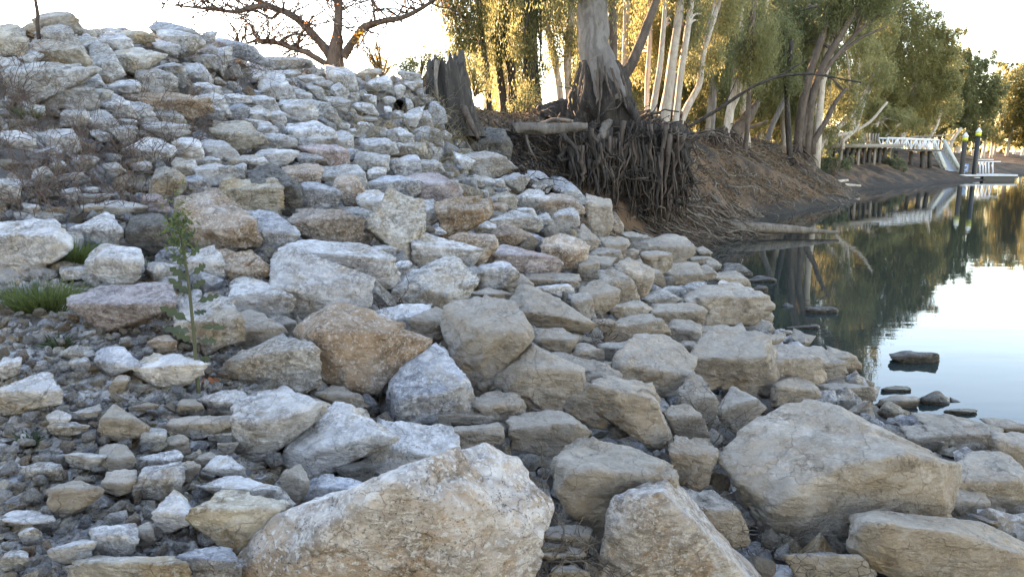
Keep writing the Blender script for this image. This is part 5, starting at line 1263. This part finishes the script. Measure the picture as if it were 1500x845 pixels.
tag(wf, 'low timber wharf on dark posts below the leaning gums', 'wharf')
br = empty('truss_walkway', tuple(map(float, A(1330, 222, 64)))); obr = np.array(br.location)
a, b = A(1292, 218.5, 63), A(1366, 221, 66); up = np.array([0, 0, .92])
m = MB(); m.beam(a - obr, b - obr, 1.6, .12); m.build('walkway_deck', dkw, br)
for sy in (-.8, .8):
    m = MB(); o_ = np.array([0, sy, 0]); m.beam(a - obr + o_, b - obr + o_, .10, .14); m.beam(a - obr + up + o_, b - obr + up + o_, .10, .12); nseg = 11
    for q in range(nseg):
        p, p2 = a + (b - a) * q / nseg, a + (b - a) * (q + 1) / nseg; m.beam(p - obr + o_, p - obr + up + o_, .06)
        m.beam((p if q % 2 else p + up) - obr + o_, (p2 + up if q % 2 else p2) - obr + o_, .07)
    m.beam(b - obr + o_, b - obr + up + o_, .08); m.build('truss', white, br)
for u, v0, v1 in ((1334, 222, 250), (1351, 222, 262), (1312, 221, 240), (1362, 222, 246)):
    m = MB(); m.beam(A(u, v0, 65.5) - obr, A(u, v1, 65.5) - obr, .28); m.build('support_post', dkw, br)
for pts in (((1306, 206, 70), (1345, 200, 71)), ((1345, 201, 71), (1395, 198, 72)), ((1358, 208, 71), (1398, 206, 72))):
    m = MB(); m.beam(A(*pts[0]) - obr, A(*pts[1]) - obr, .14); m.build('handrail', wood, br)
tag(br, 'white truss-sided walkway leading to the gangway', 'walkway')
gw = empty('gangway', tuple(map(float, A(1378, 230, 67)))); og = np.array(gw.location)
tl, trr, bl_, brr = A(1366, 221, 69.5), A(1381, 221, 69.5), A(1384, 254.5, 66.8), A(1404, 254.5, 66.8); m = MB()
m.add(np.array([tl, trr, brr, bl_, tl - (0, 0, .12), trr - (0, 0, .12), brr - (0, 0, .12), bl_ - (0, 0, .12)]) - og, [[0, 1, 2, 3], [7, 6, 5, 4], [0, 3, 7, 4], [1, 5, 6, 2], [3, 2, 6, 7], [0, 4, 5, 1]]); m.build('ramp_deck', grey, gw, smooth=False)
for p, q in ((tl, bl_), (trr, brr)):
    m = MB(); hgt = np.array([0, 0, .98]); m.beam(p + hgt - og, q + hgt * .5 - og, .30, .12)
    m.beam(p + hgt * .5 - og, q + hgt * .3 - og, .06, .10); m.beam(p - og, q - og, .12, .16)
    for k in range(9): tt = k / 8; c = p + (q - p) * tt; m.beam(c - og, c + hgt * (1 - .5 * tt) - og, .07)
    m.build('handrail', cream, gw)
    m = MB(); V = np.array([p, q, q + hgt * .45, p + hgt * .9]) - og; V = np.concatenate([V, V + (.03, 0, 0)]); m.add(V, [[0, 1, 2, 3], [7, 6, 5, 4], [0, 4, 5, 1], [1, 5, 6, 2], [2, 6, 7, 3], [3, 7, 4, 0]]); m.build('side_mesh_panel', white, gw, smooth=False)
tag(gw, 'sloping gangway with pale handrails running down to the floating pontoon', 'gangway')
pt = empty('pontoon', tuple(map(float, (*A(1420, 260, YJ)[:2], 0)))); op = np.array(pt.location)
x0, x1 = A(1370, 258, YJ)[0], A(1466, 258, YJ)[0]; m = MB(); m.box(np.array([(x0 + x1) / 2, 67.3, .42]) - op, (x1 - x0, 3.2, .14)); m.build('deck', grey, pt, smooth=False)
for k, (xa, xb) in enumerate(((x0 + .4, x0 + 2.8), (x0 + 3.1, x1 - .1))):
    m = MB(); m.box(np.array([(xa + xb) / 2, 67.3, .13]) - op, (xb - xa, 2.8, .40)); m.build('float', blackp, pt, smooth=False)
m = MB(); m.box(np.array([x0 + 1.6, 65.86, .22]) - op, (2.4, .03, .06)); m.build('rubbing_strip', white, pt, smooth=False)
for (u0, v0, u1, v1, Y) in ((1428, 237, 1466, 237, 68.6), (1430, 234, 1455, 234, 69)):
    m = MB(); m.beam(A(u0, v0, Y) - op, A(u1, v1, Y) - op, .08); m.build('rail', white, pt)
for u in (1435, 1439.5, 1443.5, 1448, 1454): m = MB(); m.beam(A(u, 237, 68.6) - op, A(u, 254, 68.6) - op, .10); m.build('rail_post', white, pt)
tag(pt, 'grey floating pontoon with white rail at the foot of the gangway', 'pontoon')
sg = empty('safety_sign', tuple(map(float, A(1413, 253, 67)))); o_ = np.array(sg.location); c = A(1413, 246, 67) - o_; m = MB(); m.box(c, (.62, .12, .72)); m.build('panel', blue, sg, smooth=False)
thh = np.linspace(0, 2 * np.pi, 24); m = MB(); m.tube(np.stack([np.cos(thh) * .19, thh * 0 - .1, np.sin(thh) * .19], 1) + c, .05, 6); m.build('ring', white, sg); m = MB(); m.beam(c + (0, 0.05, -.36), c + (0, .05, -.5), .1); m.build('stand', grey, sg)
tag(sg, 'blue panel with a white ring standing between the two mooring piles', 'sign')
for (ub, vb, ut, vt, lb) in ((1407.5, 262, 1413.6, 194, 'left mooring pile with white conical cap and yellow band'), (1426, 262, 1432.5, 187, 'right taller mooring pile with pale cap and yellow band')):
    pb = A(ub, vb, 66.2); top = float(A(ut, vt, 66.2)[2]); o = empty('mooring_pile', (float(pb[0]), float(pb[1]), 0.0)); R_ = .20
    m = MB(); m.tube([(0, 0, -1), (0, 0, 1), (0, 0, top - .72)], R_, 16); m.build('shaft', blackp if ub > 1410 else dkw, o)
    m = MB(); m.tube([(0, 0, top - .74), (0, 0, top - .45)], R_ + .02, 16); m.build('yellow_band', yel, o); m = MB(); m.tube([(0, 0, top - .45), (0, 0, top - .34), (0, 0, top)], [R_ + .02, R_ + .05, .03], 16); m.build('cap', white, o)
    tag(o, lb, 'mooring pile', 'mooring piles of the pontoon')
# ------------------------------------------------------------------ plants on the rubble
def blades(name, label, cu, cv, n, L, seed, spread, leaf='grass', cat='grass', kind=None, W=.006):
    r = np.random.default_rng(seed); Y = hit(cu, cv); c = at(cu, cv, Y); c[2] = float(surf(c[0], c[1])) - .03; m = MB(); V = []; Fq = []; nb = 0
    for _ in range(n):
        a = r.uniform(0, 6.28); s = r.random() ** .6 * spread; b = np.array([math.cos(a) * s, math.sin(a) * s * .7, 0]); d = np.array([math.cos(a), math.sin(a), 0]) * r.uniform(.1, .9) + (r.normal() * .2, r.normal() * .2, 1); d /= np.linalg.norm(d); l = L * r.uniform(.5, 1.1); sd = np.cross(d, r.normal(size=3)); sd /= np.linalg.norm(sd)
        p1 = b + d * l * .5; p2 = b + d * l * .95 + np.array([d[0], d[1], -.45]) * l * .45 * (abs(d[0]) + abs(d[1]))
        V += [b - sd * W / 2, b + sd * W / 2, p1 + sd * W / 2, p1 - sd * W / 2, p2]; Fq += [[nb, nb + 1, nb + 2, nb + 3], [nb + 3, nb + 2, nb + 4, nb + 4]]; nb += 5
    m.add(V, Fq); o = m.build(name, LF[leaf], None, False); o.location = tuple(map(float, c)); tag(o, label, cat, None, kind); return o
blades('grass_tuft', 'green grass tuft between the big white slab and the square white block', 108, 385, 650, .26, 1, .16, W=.005)
blades('grass_tuft', 'bright green spiky grass tuft on the gravel left of the pinkish slab', 62, 448, 650, .25, 2, .17, W=.005)
blades('weed', 'small low weed sprouting in the gravel below the pinkish slab', 88, 505, 60, .11, 3, .05, 'weed', 'weed', W=.018)
blades('weed', 'small leafy weed rosette at the left of the lower gravel', 42, 645, 50, .09, 4, .03, 'weed', 'weed', W=.016)
blades('weed', 'thin green sprouts on gravel right of the square white block', 222, 392, 110, .12, 5, .07, 'grass', 'weed')
blades('weed', 'pale weed growing among rocks on the upper left slope', 45, 172, 120, .22, 6, .10, 'grass', 'weed')
# thistle
YT = 3.72; th_ = empty('thistle', tuple(map(float, at(290, 585, YT)))); ot = np.array(th_.location); m = MB(); Pw, rd = px_path([(292, 592, 6), (288, 540, 5.5), (283, 480, 5), (277, 420, 4.5), (268, 360, 4), (260, 322, 3)], YT); m.tube(Pw - ot, rd, 8)
gst = plain('thistle_stem', (.085, .09, .05), .8); m.build('stem', gst, th_); r = np.random.default_rng(8)
def lobed(p0, p1, wd, r, lobes=4):
    p0, p1 = np.array(p0), np.array(p1); ax = p1 - p0; L = np.linalg.norm(ax); ax /= L; sd = np.cross(ax, (0.1, -1, .5)); sd /= np.linalg.norm(sd); nrm = np.cross(ax, sd); V = []; Fq = []
    N = lobes * 4
    for k in range(N + 1):
        t_ = k / N; c = p0 + ax * L * t_ + nrm * math.sin(t_ * 3) * L * .10 - np.array([0, 0, 1]) * L * .16 * t_ ** 2
        lob = (.10 if t_ < .22 else .38 + .62 * abs(math.sin(t_ * lobes * math.pi))) * (1 - t_ ** 5) * (.35 + .65 * min(1, t_ * 1.5)); V += [c - sd * wd * lob, c + nrm * .004, c + sd * wd * lob]
        if k: b = 3 * k; Fq += [[b - 3, b - 2, b + 1, b], [b - 2, b - 1, b + 2, b + 1]]
    return V, Fq
for (u0, v0, u1, v1, wpx) in [(283, 475, 232, 440, 13), (284, 488, 236, 470, 14), (286, 505, 252, 480, 11), (286, 520, 232, 538, 16), (281, 460, 302, 450, 11), (280, 445, 320, 425, 10), (288, 530, 308, 520, 12), (289, 550, 235, 575, 14), (285, 500, 316, 492, 10),
      (277, 415, 248, 385, 13), (276, 405, 300, 380, 12), (274, 392, 250, 368, 12), (272, 380, 292, 352, 11), (268, 365, 246, 345, 11), (266, 350, 284, 335, 10), (262, 335, 246, 322, 9), (262, 330, 274, 314, 9), (260, 322, 258, 308, 9), (280, 435, 246, 400, 12), (278, 425, 300, 405, 12), (290, 560, 322, 550, 11), (284, 480, 330, 470, 8)]:
    m = MB(); V, Fq = lobed(at(u0, v0, YT) - ot, at(u1, v1, YT + r.uniform(-.12, .12)) - ot, wpx * YT / F * .72, r); m.add(V, Fq); m.build('leaf', LF['red'] if (u0, v0) == (290, 560) else LF['weed'], th_)
V, Fq = leaf_quads(r.normal(size=(260, 3)) * (.035, .035, .075) + at(262, 335, YT) - ot, .035, .012, r, -.6); tag(link('buds', mesh_np('buds', V, Fq, LF['grass'], False), (0, 0, 0), th_), kind='stuff')
tag(th_, 'tall green thistle with lobed leaves growing out of the gravel', 'thistle')
# dry brambles and twigs caught in the rubble
tw = BK['brown']; r = np.random.default_rng(44)
def bramble(label, u0, v0, u1, v1, n, seed, ln=.5, up=.8, name='dry_bramble', cat='dry weeds', mat=None, rad=.0045):
    r = np.random.default_rng(seed); c = at((u0 + u1) / 2, (v0 + v1) / 2, hit((u0 + u1) / 2, (v0 + v1) / 2) or 9); m = MB()
    for _ in range(n):
        u, v = r.uniform(u0, u1), r.uniform(v0, v1); Y = hit(u, v) or 9; p = at(u, v, Y); p[2] -= .03; d = r.normal(size=3) * (1, .8, .5) + (0, -.25, up); d /= np.linalg.norm(d); l = ln * r.uniform(.4, 1.3)
        P_ = limb_path(p, p + d * l, r, 8, .5); m.tube(P_ - c, np.linspace(rad, rad * .4, 8), 4, cap=False)
        for q in range(3): k = r.integers(2, 7); d2 = d * .5 + r.normal(size=3) * .7; P2 = limb_path(P_[k], P_[k] + d2 * l * .35, r, 5, .4); m.tube(P2 - c, rad * .45, 3, cap=False)
    o = m.build(name, mat or tw, None); o.location = tuple(map(float, c)); tag(o, label, cat, None, 'stuff' if 'bramble' in name or n > 18 else None); return o
dry = plain('dry_grass_straw', (.26, .20, .12), .9); BR = plain('reddish_twigs', (.13, .085, .065), .9)
bramble('dry brown brambles over the stones above the big white slab', 0, 190, 120, 320, 90, 1, .5, mat=BR)
bramble('tangled dry brambles left of the round brown boulder', 110, 220, 250, 320, 80, 2, .45, mat=BR)
bramble('dry weeds at the left edge in front of the big grey hump', 0, 110, 60, 190, 55, 3, .55, mat=BR)
bramble('dry twigs trailing down the slope below the long dark-faced slab', 150, 150, 330, 235, 60, 4, .5, mat=BR)
bramble('dry weeds near the bare tree on the upper slope', 330, 90, 420, 160, 60, 5, .45, mat=BR)
bramble('straw-coloured weeds between the bare tree and the drain pipe', 470, 110, 640, 200, 110, 6, .35, mat=dry)
bramble('dead grass at the foot of the tall stump', 625, 150, 700, 215, 120, 7, .45, mat=dry)
bramble('brown weeds below the tall stump beside the large dark boulder', 600, 200, 690, 255, 80, 8, .35, mat=dry)
bramble('curled dark twig in front of the yellow-stained rock', 200, 225, 235, 262, 10, 9, .5, name='dead_twig', cat='twig')
bramble('nest of dead twigs in the gap right of the long domed granite boulder', 535, 445, 600, 465, 22, 10, .28, .2, 'dead_twigs', 'twigs', BR, .006)
bramble('dead twigs and reeds beside the pointed white granite rock', 780, 800, 880, 845, 40, 11, .32, .15, 'dead_twigs', 'twigs', BK['drift'], .005)
bramble('dry twigs wedged left of the giant dusty boulder', 1030, 610, 1070, 660, 26, 12, .3, .2, 'dead_twigs', 'twigs', BK['drift'], .005)
bramble('small dead sticks in the muddy hole', 1085, 770, 1160, 830, 16, 13, .25, .15, 'dead_twigs', 'twigs', BK['drift'], .004)
bramble('fine dead twigs behind the faceted tan boulder', 850, 470, 900, 500, 22, 14, .25, .2, 'dead_twigs', 'twigs', BR, .004)
# leaf litter and dead grass over the natural bank
r = np.random.default_rng(5); X = r.uniform(-4, 22, 120000); Y = r.uniform(14.5, 44, 120000); Zq = surf(X, Y); mk = (Zq > .35) & (rubble_mask(X, Y) < .4); X, Y, Zq = X[mk][:60000], Y[mk][:60000], Zq[mk][:60000]
C = np.stack([X, Y, Zq + .03 + .06 * r.random(len(X))], 1); V, Fq = leaf_quads(C, .16, .035, r, .1); t = NT('dry_litter'); v = t.vec(rnd=False); n_ = t.noise(v, 3, 4, .6)
lit = t.done(t.bsdf(t.mix(t.ramp(n_, .35, .65), (.21, .125, .065), (.08, .06, .04)), .9)); tag(link('leaf_litter', mesh_np('leaf_litter', V, Fq, lit, False)), 'dry brown leaf and bark litter covering the bank under the gums', 'leaf litter', kind='stuff')

# dark roots and sticks netting the scarp left of the big gum
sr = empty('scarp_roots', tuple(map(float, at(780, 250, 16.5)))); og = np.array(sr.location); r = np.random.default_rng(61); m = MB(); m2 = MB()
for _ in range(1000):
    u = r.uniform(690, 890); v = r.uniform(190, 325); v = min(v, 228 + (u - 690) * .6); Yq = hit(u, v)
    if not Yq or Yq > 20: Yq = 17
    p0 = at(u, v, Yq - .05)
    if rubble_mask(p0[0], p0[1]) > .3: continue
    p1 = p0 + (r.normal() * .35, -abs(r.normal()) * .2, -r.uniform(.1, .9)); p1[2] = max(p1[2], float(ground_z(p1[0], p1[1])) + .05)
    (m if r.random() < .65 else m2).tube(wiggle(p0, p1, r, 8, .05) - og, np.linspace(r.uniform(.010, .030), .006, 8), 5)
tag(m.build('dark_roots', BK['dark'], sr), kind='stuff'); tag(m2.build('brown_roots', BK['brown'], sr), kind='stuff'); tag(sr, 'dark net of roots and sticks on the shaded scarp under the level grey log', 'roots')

# understorey: low shrubs closing the view under the canopy
for i, (u, v, Y, lf, lb) in enumerate([(905, 170, 34, 'gold', 'low golden understorey just right of the big gum'), (960, 172, 38, 'gold', 'low golden understorey behind the brightest cream-trunked gum'), (1020, 178, 42, 'gold', 'golden understorey shrub right of the brightest cream-trunked gum'),
        (1075, 186, 46, 'gold', 'low shrub glowing behind the forked pale gum'), (1130, 196, 52, 'green', 'green shrub on the bank top left of the many-stemmed gum'), (1235, 206, 66, 'gold', 'sunlit shrub behind the timber wharf'), (1275, 208, 72, 'gold', 'sunlit shrub behind the wharf palings'), (1180, 200, 60, 'gold', 'low golden shrub behind the many-stemmed gum'),
        (1340, 214, 95, 'gold', 'sunlit scrub behind the truss walkway'), (1395, 216, 112, 'green', 'scrub behind the gangway head'), (1455, 216, 135, 'gold', 'scrub along the far bank right of the piles')]):
    s_ = 40 / Y
    bush('shrub', lb, [(u, v, 26 * s_ + 6), (u - 24 * s_ - 8, v + 4, 20 * s_ + 5), (u + 24 * s_ + 8, v + 4, 20 * s_ + 5), (u + 6, v - 16 * s_ - 5, 17 * s_ + 4)], Y, lf, Y * .0048, 200 + i, .3)

# sticks, bark strips and broken branches strewn on the bank and its muddy toe
r = np.random.default_rng(71); m = MB(); k = 0
while k < 900:
    x, y = r.uniform(-3, 20), r.uniform(15, 42); z = float(surf(x, y))
    if z < .02 or z > 3.1 or rubble_mask(x, y) > .4 or x > .55 * y: continue
    a = r.uniform(0, 6.28); l = .15 + 1.1 * r.random() ** 3; p0 = np.array([x, y, float(ground_z(x, y)) + .03]); p1 = p0 + (math.cos(a) * l, math.sin(a) * l * .6, 0); p1[2] = float(ground_z(p1[0], p1[1])) + r.uniform(.02, .15)
    m.tube(wiggle(p0, p1, r, 6, .03), r.uniform(.008, .028), 5); k += 1
tag(m.build('bank_debris', BK['drift']), 'fallen sticks and bark strips littering the eroded bank', 'sticks', kind='stuff')
